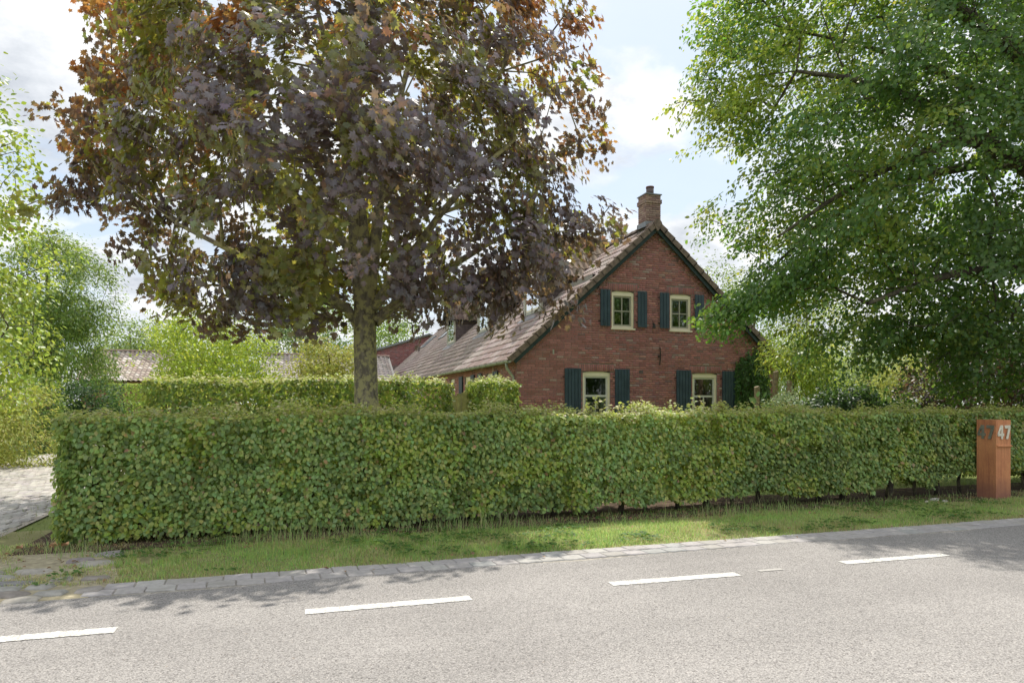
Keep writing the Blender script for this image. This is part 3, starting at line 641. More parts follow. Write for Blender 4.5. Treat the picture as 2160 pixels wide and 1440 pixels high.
# ------------------------------------------------------------------ hedges
def hedge(name, label, u0, u1, v0, v1, h, dens, leaf, cols, topcols, trs, mat, bottom=None, group=None, n_single=0, stems=None, shoots=0.07, layers=3.0, hfn=None, tpl=OVAL, w=None, wave=0.035):
    root = thing(name, ((u0+u1)/2, (v0+v1)/2, 0), label, 'hedge', group)
    P = []; Nn = []; top = []
    H = hfn or (lambda u: np.full_like(u, h))
    B = bottom or (lambda u: np.zeros_like(u))
    def face(n, fu, nv):
        a, b, c = rng.random(n), rng.random(n), np.abs(rng.normal(0, 0.075, n))
        return fu(a, b, c), nv
    L, W = u1-u0, v1-v0
    # front and back
    for side, k in ((-1, layers), (1, layers*0.55)):
        n = int(dens*L*h*k); u = rng.uniform(u0, u1, n); z = rng.random(n); dep = np.abs(rng.normal(0, 0.08, n))
        z = B(u)+(H(u)-B(u))*z; hole = vnoise(u*4.3+side*3, z*5.1+2) > 0.78
        dep = np.where(hole, dep+0.10, dep)
        bumpy = wave*2*(vnoise(u*3.1+side*7, z*3.1)-0.5)
        y = (v0+dep+bumpy) if side < 0 else (v1-dep-bumpy)
        P.append(np.stack([u, y, z], 1)); Nn.append(np.tile([0, side, 0.6], (n, 1))); top.append(np.zeros(n))
    for side in (-1, 1):
        n = int(dens*W*h*layers); v = rng.uniform(v0, v1, n); dep = np.abs(rng.normal(0, 0.085, n))
        u = np.full(n, u0 if side < 0 else u1)-side*dep+wave*2*(vnoise(v*3.1, rng.random(n)*4)-0.5)
        z = B(u)+(H(u)-B(u))*rng.random(n)
        P.append(np.stack([u, v, z], 1)); Nn.append(np.tile([side, 0, 0.45], (n, 1))); top.append(np.zeros(n))
    n = int(dens*L*W*layers*1.1); u = rng.uniform(u0, u1, n); v = rng.uniform(v0, v1, n)
    z = H(u)-np.abs(rng.normal(0, 0.06, n))+shoots*(vnoise(u*5, v*5)**2)*rng.random(n)**0.6*1.9
    P.append(np.stack([u, v, z], 1)); Nn.append(np.tile([0, -0.15, 1.0], (n, 1))); top.append(np.ones(n))
    # twiggy inside, so that no light shines straight through
    n = int(dens*L*h*1.4); u = rng.uniform(u0, u1, n)
    P.append(np.stack([u, rng.uniform(v0+0.1, v1-0.1, n), B(u)+(H(u)-B(u))*rng.random(n)], 1)); Nn.append(rng.normal(0, 1, (n, 3))); top.append(np.zeros(n))
    P = np.concatenate(P); Nn = np.concatenate(Nn); top = np.concatenate(top).astype(bool); n = len(P)
    nrm = norm(norm(Nn)+rng.normal(0, 0.32, (n, 3)))
    tip = norm(np.array([0, -0.2, -0.9])+rng.normal(0, 0.65, (n, 3)))
    tip[top] = norm(np.array([0, -0.3, 0.5])+rng.normal(0, 0.7, (top.sum(), 3)))
    size = leaf*rng.uniform(0.6, 1.2, n); size[top] *= 0.75
    cl = vnoise(P[:, 0]*1.5+11, P[:, 2]*1.5+3)
    col = palette(n, cols, 0.33, w)*(0.72+0.56*cl)[:, None]; tr = palette(n, trs, 0.25)
    col[top] = palette(top.sum(), topcols, 0.2)  # paler shoots on top, with the sunlit top put into their colour
    young = (~top) & (rng.random(n) < np.clip((vnoise(P[:, 0]*3.3+31, P[:, 2]*3.3+17)-0.56)*2.4, 0, 0.6))
    col[young] = palette(young.sum(), [(0.150, 0.185, 0.034), (0.125, 0.175, 0.034), (0.175, 0.185, 0.050)], 0.15)
    dead = rng.random(n) < np.where(vnoise(P[:, 0]*4.1+3, P[:, 2]*4.1+23) > 0.70, 0.045, 0.006); col[dead] = palette(dead.sum(), [(0.16, 0.095, 0.05), (0.17, 0.12, 0.07)], 0.2)
    leaf_mesh(root, 'foliage', tpl, P, nrm, tip, size, col, tr, mat, n_single)
    for (u, r, hh) in (stems or []):
        m = MB(); vmid = (v0+v1)/2-0.03
        pts = [np.array([u, vmid, -0.03])]
        for s in range(1, 6): pts.append(np.array([u+rng.normal(0, 0.018), vmid+rng.normal(0, 0.02), hh*s/5]))
        m.tube(pts, [r*1.35, r*1.1, r, r*0.85, r*0.7, r*0.5], 8, True)
        for s in range(4):
            a = pts[2+s % 3]; d = np.array([rng.uniform(-0.14, 0.14), rng.uniform(-0.12, 0.12), rng.uniform(0.15, 0.35)])
            m.tube([a, a+d*0.5+np.array([0, 0, -0.03]), a+d], [r*0.5, r*0.35, r*0.2], 5, False)
        m.build('stem', M_bark_beech, root, True)
    return root
def hb(u):
    """underside of the front hedge: closed to the soil on the left, open with bare stems towards the right"""
    g = np.interp(u, [-2.3, -1.2, 0.5, 3.5, 5.5, 7.4, 8.6, 10.2, 11.5, 14], [0.0, 0.06, 0.06, 0.11, 0.16, 0.18, 0.28, 0.36, 0.26, 0.2])
    return np.clip(g*(0.35+1.3*vnoise(u*2.6+1, u*0+4.4)), 0.0, 0.5)
stems = [(u+rng.normal(0, 0.07), rng.uniform(0.018, 0.042), 0.95) for u in np.arange(-1.95, 13.5, 0.46)]
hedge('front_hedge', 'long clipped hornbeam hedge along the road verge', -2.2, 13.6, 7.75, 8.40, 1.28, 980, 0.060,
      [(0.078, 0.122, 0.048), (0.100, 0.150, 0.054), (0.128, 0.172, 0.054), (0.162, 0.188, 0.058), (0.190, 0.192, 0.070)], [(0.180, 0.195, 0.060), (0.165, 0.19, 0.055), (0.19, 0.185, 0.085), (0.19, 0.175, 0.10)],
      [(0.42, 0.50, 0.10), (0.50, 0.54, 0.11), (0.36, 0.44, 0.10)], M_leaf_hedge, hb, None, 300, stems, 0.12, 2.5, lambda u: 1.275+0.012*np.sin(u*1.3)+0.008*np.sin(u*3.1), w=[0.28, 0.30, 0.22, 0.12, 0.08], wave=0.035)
hedge('back_hedge', 'tall clipped hedge across the lawn behind the maple', -2.75, 3.50, 15.0, 15.9, 1.92, 190, 0.10,
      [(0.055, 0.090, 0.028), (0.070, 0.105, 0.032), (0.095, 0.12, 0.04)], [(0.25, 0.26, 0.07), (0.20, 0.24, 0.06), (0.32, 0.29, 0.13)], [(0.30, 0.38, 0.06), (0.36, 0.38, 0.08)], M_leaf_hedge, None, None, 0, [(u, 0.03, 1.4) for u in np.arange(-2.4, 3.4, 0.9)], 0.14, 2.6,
      lambda u: 1.90+0.04*np.sin(u*1.1)+0.03*np.sin(u*2.9))
hedge('hedge_block', 'short cube shaped hedge block at the house corner beside the gate', 3.98, 4.98, 14.7, 15.7, 1.94, 230, 0.095,
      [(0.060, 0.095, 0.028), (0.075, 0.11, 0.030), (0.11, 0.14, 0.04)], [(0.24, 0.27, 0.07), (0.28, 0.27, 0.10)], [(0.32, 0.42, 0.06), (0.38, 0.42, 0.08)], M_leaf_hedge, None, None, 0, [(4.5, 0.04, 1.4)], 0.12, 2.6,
      lambda u: 1.92-0.16*np.clip(np.abs(u-4.48)-0.25, 0, 1)**1.5*2.4, wave=0.08)
hq = dp(232, 852, 27.0); hq2 = dp(310, 852, 27.0)
hedge('boxwood_hedge', 'small smooth green hedge in front of the brown striped roof', float(hq[0]), float(hq2[0])+0.6, float(hq[1])-0.5, float(hq[1])+0.3, 2.2, 260, 0.07,
      [(0.075, 0.115, 0.035), (0.065, 0.10, 0.035)], [(0.26, 0.30, 0.06), (0.22, 0.28, 0.05)], [(0.3, 0.42, 0.06)], M_leaf_dull, None, None, 0, [(float(hq[0])+0.8, 0.03, 1.5)], 0.05, 2.0)

# sprigs standing above the front hedge
def sprig(px, py, n, s, label):
    p = vp(px, py, 8.0); root = thing('hedge_shoot', (p[0], 8.0, 1.22), label, 'plant shoot', 'shoots growing out of the front hedge top')
    hgt = p[2]-1.2; m = MB(); P = []; T = []
    for k in range(n):
        a = rng.uniform(0, 2*math.pi); b = np.array([p[0]+rng.normal(0, s*0.5), 8.0+rng.normal(0, 0.05), 1.2]); e = b+np.array([math.cos(a)*s*0.7, math.sin(a)*s*0.4, hgt*rng.uniform(0.6, 1.05)])
        m.tube([b, (b+e)/2+np.array([0, 0, 0.02]), e], [0.004, 0.003, 0.0015], 5, False)
        for q in np.linspace(0.35, 1, 7):
            P.append(b+(e-b)*q+rng.normal(0, 0.008, 3)); T.append([math.cos(a+q*9), math.sin(a+q*9), 0.35])
    m.build('stem', M_bark, root); P = np.array(P); T = np.array(T, float); k = len(P)
    leaf_mesh(root, 'leaves', OVAL, P, norm(np.array([0, -0.3, 0.8])+rng.normal(0, 0.4, (k, 3))), T, np.full(k, 0.055)*rng.uniform(0.6, 1.2, k), palette(k, [(0.26, 0.26, 0.09), (0.20, 0.25, 0.06), (0.36, 0.32, 0.16)]), palette(k, [(0.45, 0.48, 0.10)]), M_leaf_hedge)
sprig(1252, 838, 9, 0.16, 'pale bushy shoots above the hedge in front of the left ground floor window')
sprig(1325, 846, 6, 0.14, 'small pale shoots on the hedge top by the right shutter of that window')
sprig(1470, 832, 3, 0.06, 'tall thin shoot on the hedge top before the right ground floor window')
sprig(1095, 842, 3, 0.08, 'thin shoot on the hedge top at the house corner')
sprig(1518, 848, 4, 0.08, 'short leafy shoot right of the right ground floor window')

# ------------------------------------------------------------------ grass verge, pavers, cobbles, driveway
sheet('soil_bed', [(-2.5, 7.45), (15, 7.35), (15, 8.85), (-2.5, 8.85)], -0.006, M_soil)
BLADE = ([(-0.5, 0, 0), (0.5, 0, 0), (0.38, 0.55, 0.10), (-0.38, 0.55, 0.10), (0, 1, 0.42)], [(0, 1, 2, 3), (3, 2, 4)])
def grass(n, u0, u1, v0, v1, hmin, hmax, dens_fn, col_fn, name, label, base=0.0):
    u = rng.uniform(u0, u1, n); v = rng.uniform(v0, v1, n)
    k = rng.random(n) < dens_fn(u, v); u, v = u[k], v[k]; n = len(u)
    a = rng.uniform(0, 2*math.pi, n); h = rng.uniform(hmin, hmax, n)*(0.4+0.7*vnoise(u*2.2, v*2.2+9)+0.9*np.clip(vnoise(u*7, v*7+3)-0.6, 0, 1)*2)
    w = rng.uniform(0.0035, 0.007, n); lean = rng.uniform(0.3, 1.7, n)
    ax = np.stack([np.cos(a), np.sin(a), 0*a], 1)*w[:, None]; az = np.stack([-np.sin(a), np.cos(a), 0*a], 1)*(h*lean)[:, None]
    ay = np.stack([0*a, 0*a, h], 1)
    V, L, S = inst_arrays(BLADE, np.stack([u, v, np.full(n, base-0.012)], 1), ax, ay, az)
    c = col_fn(u, v)
    o = link(name, big_mesh(name, V, L, S, np.repeat(c, 5, 0), np.repeat(np.clip(c*2.2, 0, 0.9), 5, 0)), M_grass, None, 'stuff')
    return tag(o, label, 'grass', None, 'stuff')
def verge_edge(u): return 6.02+0.10*(vnoise(u*1.3, u*0+2)-0.5)+0.06*(vnoise(u*5, u*0+8)-0.5)
def in_apron(u, v): return (u < -1.35+0.25*np.sin(v*3)) & (v < 7.45)
def g_dens(u, v):
    d = 0.45+0.9*vnoise(u*1.4+2, v*1.9+5)
    d *= np.clip((v-verge_edge(u))/0.10, 0.0, 1)
    bare = np.clip((v-7.25)/0.3, 0, 1)*np.interp(u, [-3, 0, 2, 6, 14], [0.35, 0.75, 0.85, 0.8, 0.7]); d *= 1-bare
    d = np.maximum(d, 0.9*np.exp(-((u-10.3)/0.35)**2-((v-7.42)/0.12)**2))
    d *= np.where(in_apron(u, v), 0.85*(vnoise(u*5, v*5) > 0.44), 1.0)
    d *= np.where((u < -1.2) & (v > 7.0) & (u > -2.9), 0.75, 1); d *= np.where((u < -2.95), 0.15, 1)
    d *= np.interp(u, [5, 9, 14], [1, 0.8, 0.75])
    return d
def g_col(u, v):
    n = len(u); f = vnoise(u*1.1+7, v*1.3+1); dry = np.clip(vnoise(u*2.6, v*3.0+3)*1.3-0.35+np.interp(u, [-3, -1.5, -0.5, 6, 12], [0.6, 0.45, -0.1, 0.05, 0.35])+0.5*np.clip((6.25-v)/0.3, 0, 1), 0, 1)
    c = palette(n, [(0.29, 0.45, 0.12), (0.35, 0.47, 0.13), (0.25, 0.42, 0.13)], 0.2)*(0.8+0.4*f)[:, None]
    d = palette(n, [(0.42, 0.37, 0.18), (0.47, 0.41, 0.22), (0.36, 0.34, 0.16)], 0.2)
    k = rng.random(n) < dry*0.75; c[k] = d[k]; return c
grass(190000, -4.2, 13.5, 5.92, 8.0, 0.02, 0.055, g_dens, g_col, 'verge_grass', 'short green and straw coloured grass on the road verge')
# seed stalks and weeds against the hedge foot
grass(4200, -2.2, 9.5, 7.15, 7.72, 0.07, 0.24, lambda u, v: np.interp(u, [-3, -1.5, 3, 7, 9.5], [0.3, 0.6, 0.6, 0.3, 0.1])*(vnoise(u*3, v*2) > 0.42), lambda u, v: palette(len(u), [(0.28, 0.38, 0.14), (0.40, 0.38, 0.20), (0.24, 0.36, 0.12)]), 'tall_grass', 'tall thin seeding grass stalks at the foot of the front hedge')
grass(25000, -3.4, 14, 8.3, 12.5, 0.03, 0.07, lambda u, v: 0.2+vnoise(u, v)*0.9, lambda u, v: palette(len(u), [(0.12, 0.19, 0.035), (0.15, 0.21, 0.045), (0.20, 0.21, 0.06)]), 'lawn_grass', 'garden lawn glimpsed beneath the hedge', -0.015)
# clover and plantain rosettes in the verge
nw = 1500; u = rng.uniform(-1.8, 11, nw); v = rng.uniform(6.1, 7.6, nw); k = vnoise(u*1.7+3, v*1.7+3) > 0.55; u, v = u[k], v[k]; nw = len(u)*5
pu = np.repeat(np.stack([u, v, np.zeros(len(u))], 1), 5, 0)+rng.normal(0, 0.03, (nw, 3))*np.array([1, 1, 0])+np.array([0, 0, 0.02])
wd = link('verge_weeds', big_mesh('verge_weeds', *inst_arrays(OVAL, pu, *(lambda a, s: (np.stack([np.cos(a), np.sin(a), 0*a+0.2], 1)*s, np.stack([-np.sin(a), np.cos(a), 0*a+0.35], 1)*s, np.tile([0, 0, 1.0], (nw, 1))*s))(rng.uniform(0, 6.28, nw), rng.uniform(0.025, 0.055, (nw, 1)))), np.repeat(palette(nw, [(0.08, 0.16, 0.04), (0.11, 0.19, 0.05)]), 6, 0), np.repeat(palette(nw, [(0.2, 0.36, 0.06)]), 6, 0)), M_grass)
tag(wd, 'small broad leaved weeds scattered in the verge grass', 'weeds', None, 'stuff')

nl = 420; u = rng.uniform(-3.5, 12.5, nl); v = np.where(rng.random(nl) < 0.65, 7.75-np.abs(rng.normal(0, 0.28, nl)), rng.uniform(5.72, 7.6, nl)); a = rng.uniform(0, 6.28, nl); sz = rng.uniform(0.025, 0.05, (nl, 1))
ll = link('leaf_litter', big_mesh('leaf_litter', *inst_arrays(OVAL, np.stack([u, v, np.full(nl, 0.016)], 1), np.stack([np.cos(a), np.sin(a), rng.normal(0, 0.25, nl)], 1)*sz, np.stack([-np.sin(a), np.cos(a), rng.normal(0, 0.25, nl)], 1)*sz, np.tile([0, 0, 2.5], (nl, 1))*sz), np.repeat(palette(nl, [(0.40, 0.24, 0.13), (0.30, 0.19, 0.12), (0.45, 0.33, 0.18)]), 6, 0), np.repeat(palette(nl, [(0.3, 0.2, 0.1)]), 6, 0)), M_grass)
tag(ll, 'small brown fallen leaves scattered on the verge and paved edge', 'leaf litter', None, 'stuff')
def paver_tpl(bev=0.06, h=1.0):
    b = bev; o = [(-0.5, -0.5), (0.5, -0.5), (0.5, 0.5), (-0.5, 0.5)]
    vs = [(x, y, -h) for x, y in o]+[(x, y, -0.14) for x, y in o]+[(x*(1-2*b), y*(1-2*b), 0) for x, y in o]
    fs = [(8, 9, 10, 11)]+[(i, (i+1) % 4, 4+(i+1) % 4, 4+i) for i in range(4)]+[(4+i, 4+(i+1) % 4, 8+(i+1) % 4, 8+i) for i in range(4)]
    return vs, fs
PAVER = paver_tpl(0.05)
M_paver = attr_mat('concrete paver', 0.9, 0.22, 20.0, 0.5, 0.2, ((0.20, 0.18, 0.15), 5.0, 0.55, 0.5), 240)
M_drive = attr_mat('clay paver', 0.9, 0.22, 18.0, 0.5, 0.2, ((0.22, 0.19, 0.15), 3.0, 0.55, 0.5), 200)
M_cobble = attr_mat('field stone cobble', 0.85, 0.3, 16.0, 0.5, 0.25, ((0.22, 0.2, 0.14), 6.0, 0.58, 0.6), 120)
def zaxes(a, lx, ly, lz, tilt=0.03):
    n = len(a); z = norm(np.stack([rng.normal(0, tilt, n), rng.normal(0, tilt, n), np.ones(n)], 1))
    x = np.stack([np.cos(a), np.sin(a), 0*a], 1); x = norm(x-np.sum(x*z, 1, keepdims=True)*z); y = np.cross(z, x)
    return x*np.reshape(lx, (-1, 1)), y*np.reshape(ly, (-1, 1)), z*np.reshape(lz, (-1, 1))
edge = sheet('paved_road_edge', [(-9, ROAD_EDGE-0.06), (18, ROAD_EDGE-0.06), (18, 6.08), (-9, 6.08)], -0.009, plain('joint sand', (0.36, 0.33, 0.28), 0.95, 0.4, 30.0, bmp=0.6))
P = []; A = []
for r in range(2):
    for i in range(110):
        uu = -1.35+(i+0.5*r)*0.212
        if uu > 18: continue
        P.append([uu, ROAD_EDGE+0.125+r*0.178+rng.normal(0, 0.003), 0.002+rng.normal(0, 0.0012)]); A.append(0.0+rng.normal(0, 0.008))
P = np.array(P); A = np.array(A)
HEXP = (lambda o: ([(x, y, -1) for x, y in o]+[(x, y, -0.12) for x, y in o]+[(x*0.94, y*0.92, 0) for x, y in o], [tuple(range(16, 24))]+[(i, (i+1) % 8, 8+(i+1) % 8, 8+i) for i in range(8)]+[(8+i, 8+(i+1) % 8, 16+(i+1) % 8, 16+i) for i in range(8)]))([(-0.5, -0.38), (-0.2, -0.5), (0.2, -0.42), (0.5, -0.5), (0.46, 0.4), (0.2, 0.5), (-0.2, 0.42), (-0.54, 0.5)])
pieces(edge, 'paver', HEXP, P, *zaxes(A, 0.206, 0.174, 0.06, 0.012), np.clip(palette(len(P), [(0.41, 0.39, 0.37), (0.43, 0.41, 0.39), (0.39, 0.37, 0.355)], 0.04, None, 0.012), 0, 1), M_paver, 300, P[:, 0]**2+P[:, 1]**2)

# cobbled apron of the entrance
_ck = 12
def _se(i, r, p=0.55):
    a = 2*math.pi*(i+0.5)/_ck; c_, s_ = math.cos(a), math.sin(a)
    return (r*math.copysign(abs(c_)**p, c_)*(1+0.06*math.sin(i*2.7)), r*math.copysign(abs(s_)**p, s_)*(1+0.06*math.cos(i*1.9)))
COB = ([_se(i, 0.5)+(-0.9,) for i in range(_ck)]+[_se(i, 0.48)+(-0.02,) for i in range(_ck)]+[_se(i, 0.38)+(0.20+0.05*math.sin(i*1.3),) for i in range(_ck)]+[(0.03, 0.02, 0.27)],
       [(i, (i+1) % _ck, _ck+(i+1) % _ck, _ck+i) for i in range(_ck)]+[(_ck+i, _ck+(i+1) % _ck, 2*_ck+(i+1) % _ck, 2*_ck+i) for i in range(_ck)]+[(2*_ck+i, 2*_ck+(i+1) % _ck, 3*_ck) for i in range(_ck)])
apron = sheet('cobbled_apron', [(-8, 5.55), (-1.42, 5.55), (-1.3, 6.2), (-1.5, 6.9), (-1.8, 7.45), (-8, 7.5)], -0.005, plain('apron sand', (0.36, 0.315, 0.21), 0.95, 0.35, 14.0, bmp=0.7))
P = []; SX = []; SY = []
vv = 5.72
while vv < 7.4:
    uu = -7.5+rng.uniform(0, 0.2)
    while uu < -1.45-0.1*rng.random():
        lx = rng.uniform(0.17, 0.34); ly = rng.uniform(0.13, 0.20)
        if rng.random() < 0.42: P.append([uu+lx/2, vv+rng.normal(0, 0.02), 0.0]); SX.append(lx*0.97); SY.append(ly)
        uu += lx+rng.uniform(0.0, 0.05)
    vv += 0.185
P = np.array(P); SX = np.array(SX); SY = np.array(SY)
pieces(apron, 'cobble', COB, P, *zaxes(rng.normal(0, 0.12, len(P)), SX, SY, np.full(len(P), 0.065), 0.05), palette(len(P), [(0.34, 0.32, 0.295), (0.29, 0.285, 0.28), (0.37, 0.335, 0.295), (0.28, 0.25, 0.235)], 0.16, None, 0.015), M_cobble, 300, P[:, 0]**2+P[:, 1]**2, smooth=True)
# brick driveway
drive = sheet('driveway', [(-6.6, 7.5), (-2.92, 8.0), (-2.92, 34), (-6.6, 34)], -0.011, plain('drive sand', (0.38, 0.34, 0.28), 0.95, 0.3, 20.0, bmp=0.6))
P = []; A = []
for j in range(130):
    for i in range(32):
        uu = -6.5+(i+0.5*(j % 2))*0.112; v2 = 8.0+j*0.212
        if uu > -2.98 or v2 > 34: continue
        P.append([uu, v2+rng.normal(0, 0.004), 0.001+rng.normal(0, 0.003)]); A.append(rng.normal(0, 0.012))
P = np.array(P); A = np.array(A); pr = proj(P)
pieces(drive, 'paver', PAVER, P, *zaxes(A, 0.104, 0.204, 0.05), palette(len(P), [(0.43, 0.405, 0.375), (0.46, 0.43, 0.395), (0.40, 0.375, 0.35)], 0.12, None, 0.015), M_drive, 300, np.where((pr[:, 0] > -20) & (pr[:, 0] < 140), pr[:, 2], 1e5))

# dry leaves on the verge corner and pale stones near the letterbox
p = gp(88, 1160); root = thing('dry_leaves', (p[0], p[1], 0), 'small heap of orange dry leaves on the verge corner', 'dry leaves')
for i in range(6):
    m = MB(); a = rng.uniform(0, 6.28); q = p+np.array([rng.normal(0, 0.12), rng.normal(0, 0.06), 0.015+0.004*i]); l = rng.uniform(0.08, 0.14)
    d = np.array([math.cos(a), math.sin(a)*0.6, 0.15]); s = np.array([-math.sin(a), math.cos(a), 0])
    m.add([q, q+d*l*0.35+s*l*0.25+[0, 0, 0.03], q+d*l*0.7+s*l*0.22+[0, 0, 0.035], q+d*l, q+d*l*0.7-s*l*0.22+[0, 0, 0.03], q+d*l*0.35-s*l*0.25+[0, 0, 0.025]], [(0, 1, 2, 3), (0, 3, 4, 5)])
    m.build('leaf', plain('dry leaf', (0.52, 0.30, 0.16), 0.7, 0.3, 30.0), root)
for i, (px, py, s, lab) in enumerate([(1972, 1054, 0.10, 'larger pale stone lying before the rusty letterbox'), (1992, 1057, 0.07, 'small pale stone right of the larger one by the letterbox'), (1955, 1058, 0.05, 'tiny pale pebble left of the stones by the letterbox')]):
    p = gp(px, py); ax = zaxes(np.array([0.4*i]), s*1.5, s, s*0.8)
    o = link('stone', big_mesh('stone', *inst_arrays(COB, np.array([p+[0, 0, 0.006]]), *ax), np.tile([0.55, 0.52, 0.46], (len(COB[0]), 1)), None, True), M_cobble)
    tag(o, lab, 'stone', 'pale stones by the letterbox')

# ------------------------------------------------------------------ the brick farmhouse
GV = 18.0; GU0, GU1 = 6.00, 14.64; APX = 10.32; TAN = 0.905; ZR = 6.72; HEND = 49.0
PITCH = math.atan(TAN); SL = math.hypot(1, TAN)
EU0, EU1 = 5.80, 14.84
def zdeck(u): return ZR-TAN*abs(u-APX)
house = thing('brick_farmhouse', (APX, 30, 0), 'long brick farmhouse with tiled gable roof, chimney and dark shutters', 'house')
def gm(a, b, c): return (a, GV-c, b)          # gable plane: along, up, outward
def sm(a, b, c): return (GU0-c, a, b)         # side wall
openings = [(8.917, 9.64, 3.62, 4.70), (10.85, 11.57, 3.62, 4.70), (8.0, 8.87, 0.75, 2.34), (11.62, 12.49, 0.75, 2.34)]
WALLTOP = lambda u: zdeck(u)-0.03
def wall_strips(m, mp, a0, a1, topf, ops, extra=()):
    br = sorted(set([a0, a1]+[x for o in ops for x in o[:2] if a0 < x < a1]+list(extra)))
    for x0, x1 in zip(br, br[1:]):
        mid = (x0+x1)/2; cuts = sorted([(o[2], o[3]) for o in ops if o[0] < mid < o[1]]); z = -0.03
        for (b0, b1) in cuts:
            m.add([mp(x0, z, 0), mp(x1, z, 0), mp(x1, b0, 0), mp(x0, b0, 0)], [(0, 1, 2, 3)]); z = b1
        m.add([mp(x0, z, 0), mp(x1, z, 0), mp(x1, topf(x1), 0), mp(x0, topf(x0), 0)], [(0, 1, 2, 3)])
    for (x0, x1, z0, z1) in ops:      # reveals
        for q in ([(x0, z0), (x0, z1)], [(x0, z1), (x1, z1)], [(x1, z1), (x1, z0)], [(x1, z0), (x0, z0)]):
            m.add([mp(*q[0], 0), mp(*q[1], 0), mp(*q[1], -0.22), mp(*q[0], -0.22)], [(0, 1, 2, 3)])
m = MB(); wall_strips(m, gm, GU0, GU1, WALLTOP, openings, (APX,))
gable_wall = m.build('gable_wall', M_mortar, house)
BRK = ([(-0.5, -0.5, 0), (0.5, -0.5, 0), (0.5, 0.5, 0), (-0.5, 0.5, 0), (-0.485, -0.46, 1), (0.485, -0.46, 1), (0.485, 0.46, 1), (-0.485, 0.46, 1)], [(4, 5, 6, 7), (0, 1, 5, 4), (1, 2, 6, 5), (2, 3, 7, 6), (3, 0, 4, 7)])
BCOL = [(0.42, 0.185, 0.172), (0.45, 0.200, 0.184), (0.39, 0.175, 0.168), (0.46, 0.235, 0.205), (0.33, 0.190, 0.188), (0.45, 0.31, 0.285)]
BW = [0.34, 0.27, 0.20, 0.09, 0.06, 0.04]
def bricks(mp, parent, a0, a1, z0, topf, ops, arches, n_single, key, ch=0.066, bl=0.218):
    P, SX, SY = [], [], []
    blocks = list(ops)+[(o[0]-0.12, o[1]+0.12, o[3], o[3]+0.215) for o in arches]+[(o[0]-0.03, o[1]+0.03, o[2]-0.115, o[2]) for o in arches]
    r = 0; z = z0
    while z < 7.0:
        a = a0-(r % 2)*bl/2+rng.normal(0, 0.006); zc = z+ch/2; hdr = (r % 4 == 2)
        while a < a1:
            l = (bl if not hdr or rng.random() < 0.4 else bl/2)
            segs = [(max(a, a0), min(a+l, a1))]
            for (x0, x1, b0, b1) in blocks:
                if b0-ch*0.45 < zc < b1+ch*0.45:
                    ns = []
                    for s0, s1 in segs:
                        if s1 <= x0 or s0 >= x1: ns.append((s0, s1))
                        else:
                            if s0 < x0: ns.append((s0, x0))
                            if s1 > x1: ns.append((x1, s1))
                    segs = ns
            for s0, s1 in segs:
                if s1-s0 < 0.045: continue
                if zc+ch/2 > min(topf(s0), topf(s1)): continue
                P.append(((s0+s1)/2, zc)); SX.append(s1-s0-0.011); SY.append(ch-0.012)
            a += l
        z += ch; r += 1
    for o in arches:                                        # soldier arch and rowlock sill
        n = int((o[1]-o[0]+0.24)/0.066)
        for i in range(n): P.append((o[0]-0.12+(i+0.5)*(o[1]-o[0]+0.24)/n, o[3]+0.108)); SX.append(0.053); SY.append(0.200)
        n = int((o[1]-o[0]+0.06)/0.066)
        for i in range(n): P.append((o[0]-0.03+(i+0.5)*(o[1]-o[0]+0.06)/n, o[2]-0.058)); SX.append(0.053); SY.append(0.105)
    P = np.array(P); n = len(P); SX = np.array(SX); SY = np.array(SY)
    out = rng.normal(0, 0.002, n)
    pos = np.array([mp(x, y, c) for (x, y), c in zip(P, out)])
    o0 = np.array(mp(0, 0, 0)); ax = np.array(mp(1, 0, 0))-o0; ay = np.array(mp(0, 1, 0))-o0; az = np.array(mp(0, 0, 1))-o0
    c = palette(n, BCOL, 0.10, BW, 0.03)*(0.92+0.16*vnoise(P[:, 0]*0.8+2, P[:, 1]*0.9+5))[:, None]
    rough = rng.normal(0, 0.012, n)
    AX = np.outer(SX, ax)+np.outer(SX*rough, ay); AY = np.outer(SY, ay)
    pieces(parent, 'brick', BRK, pos, AX, AY, np.outer(np.full(n, 0.009), az), c, M_brick, n_single, key(P))
bricks(gm, gable_wall, GU0, GU1, 0.0, WALLTOP, openings, openings, 300, lambda P: np.where(P[:, 1] > 1.6, P[:, 0], 1e4)+0.2*P[:, 1])
# side wall and the walls nobody sees
side_ops = [(20.25, 21.05, 0.9, 2.36), (22.95, 23.85, 0.0, 2.36), (25.5, 26.2, 1.3, 2.36)]
m = MB(); wall_strips(m, sm, GV+0.002, HEND, lambda a: 2.78, side_ops); side_wall = m.build('side_wall', M_mortar, house)
bricks(sm, side_wall, GV, 32.0, 0.0, lambda a: 2.66, side_ops, side_ops[:2], 0, lambda P: P[:, 0])
m = MB(); m.add([(GU1, GV, -0.03), (GU1, HEND, -0.03), (GU1, HEND, 2.78), (GU1, GV, 2.78)], [(0, 1, 2, 3)])
m.add([(GU0, HEND, -0.03), (GU1, HEND, -0.03), (GU1, HEND, 2.8), (APX, HEND, 6.68), (GU0, HEND, 2.8)], [(0, 1, 2, 3, 4)])
m.build('rear_wall', plain('rear brick', (0.20, 0.075, 0.055), 0.9, 0.3, 20.0), house)

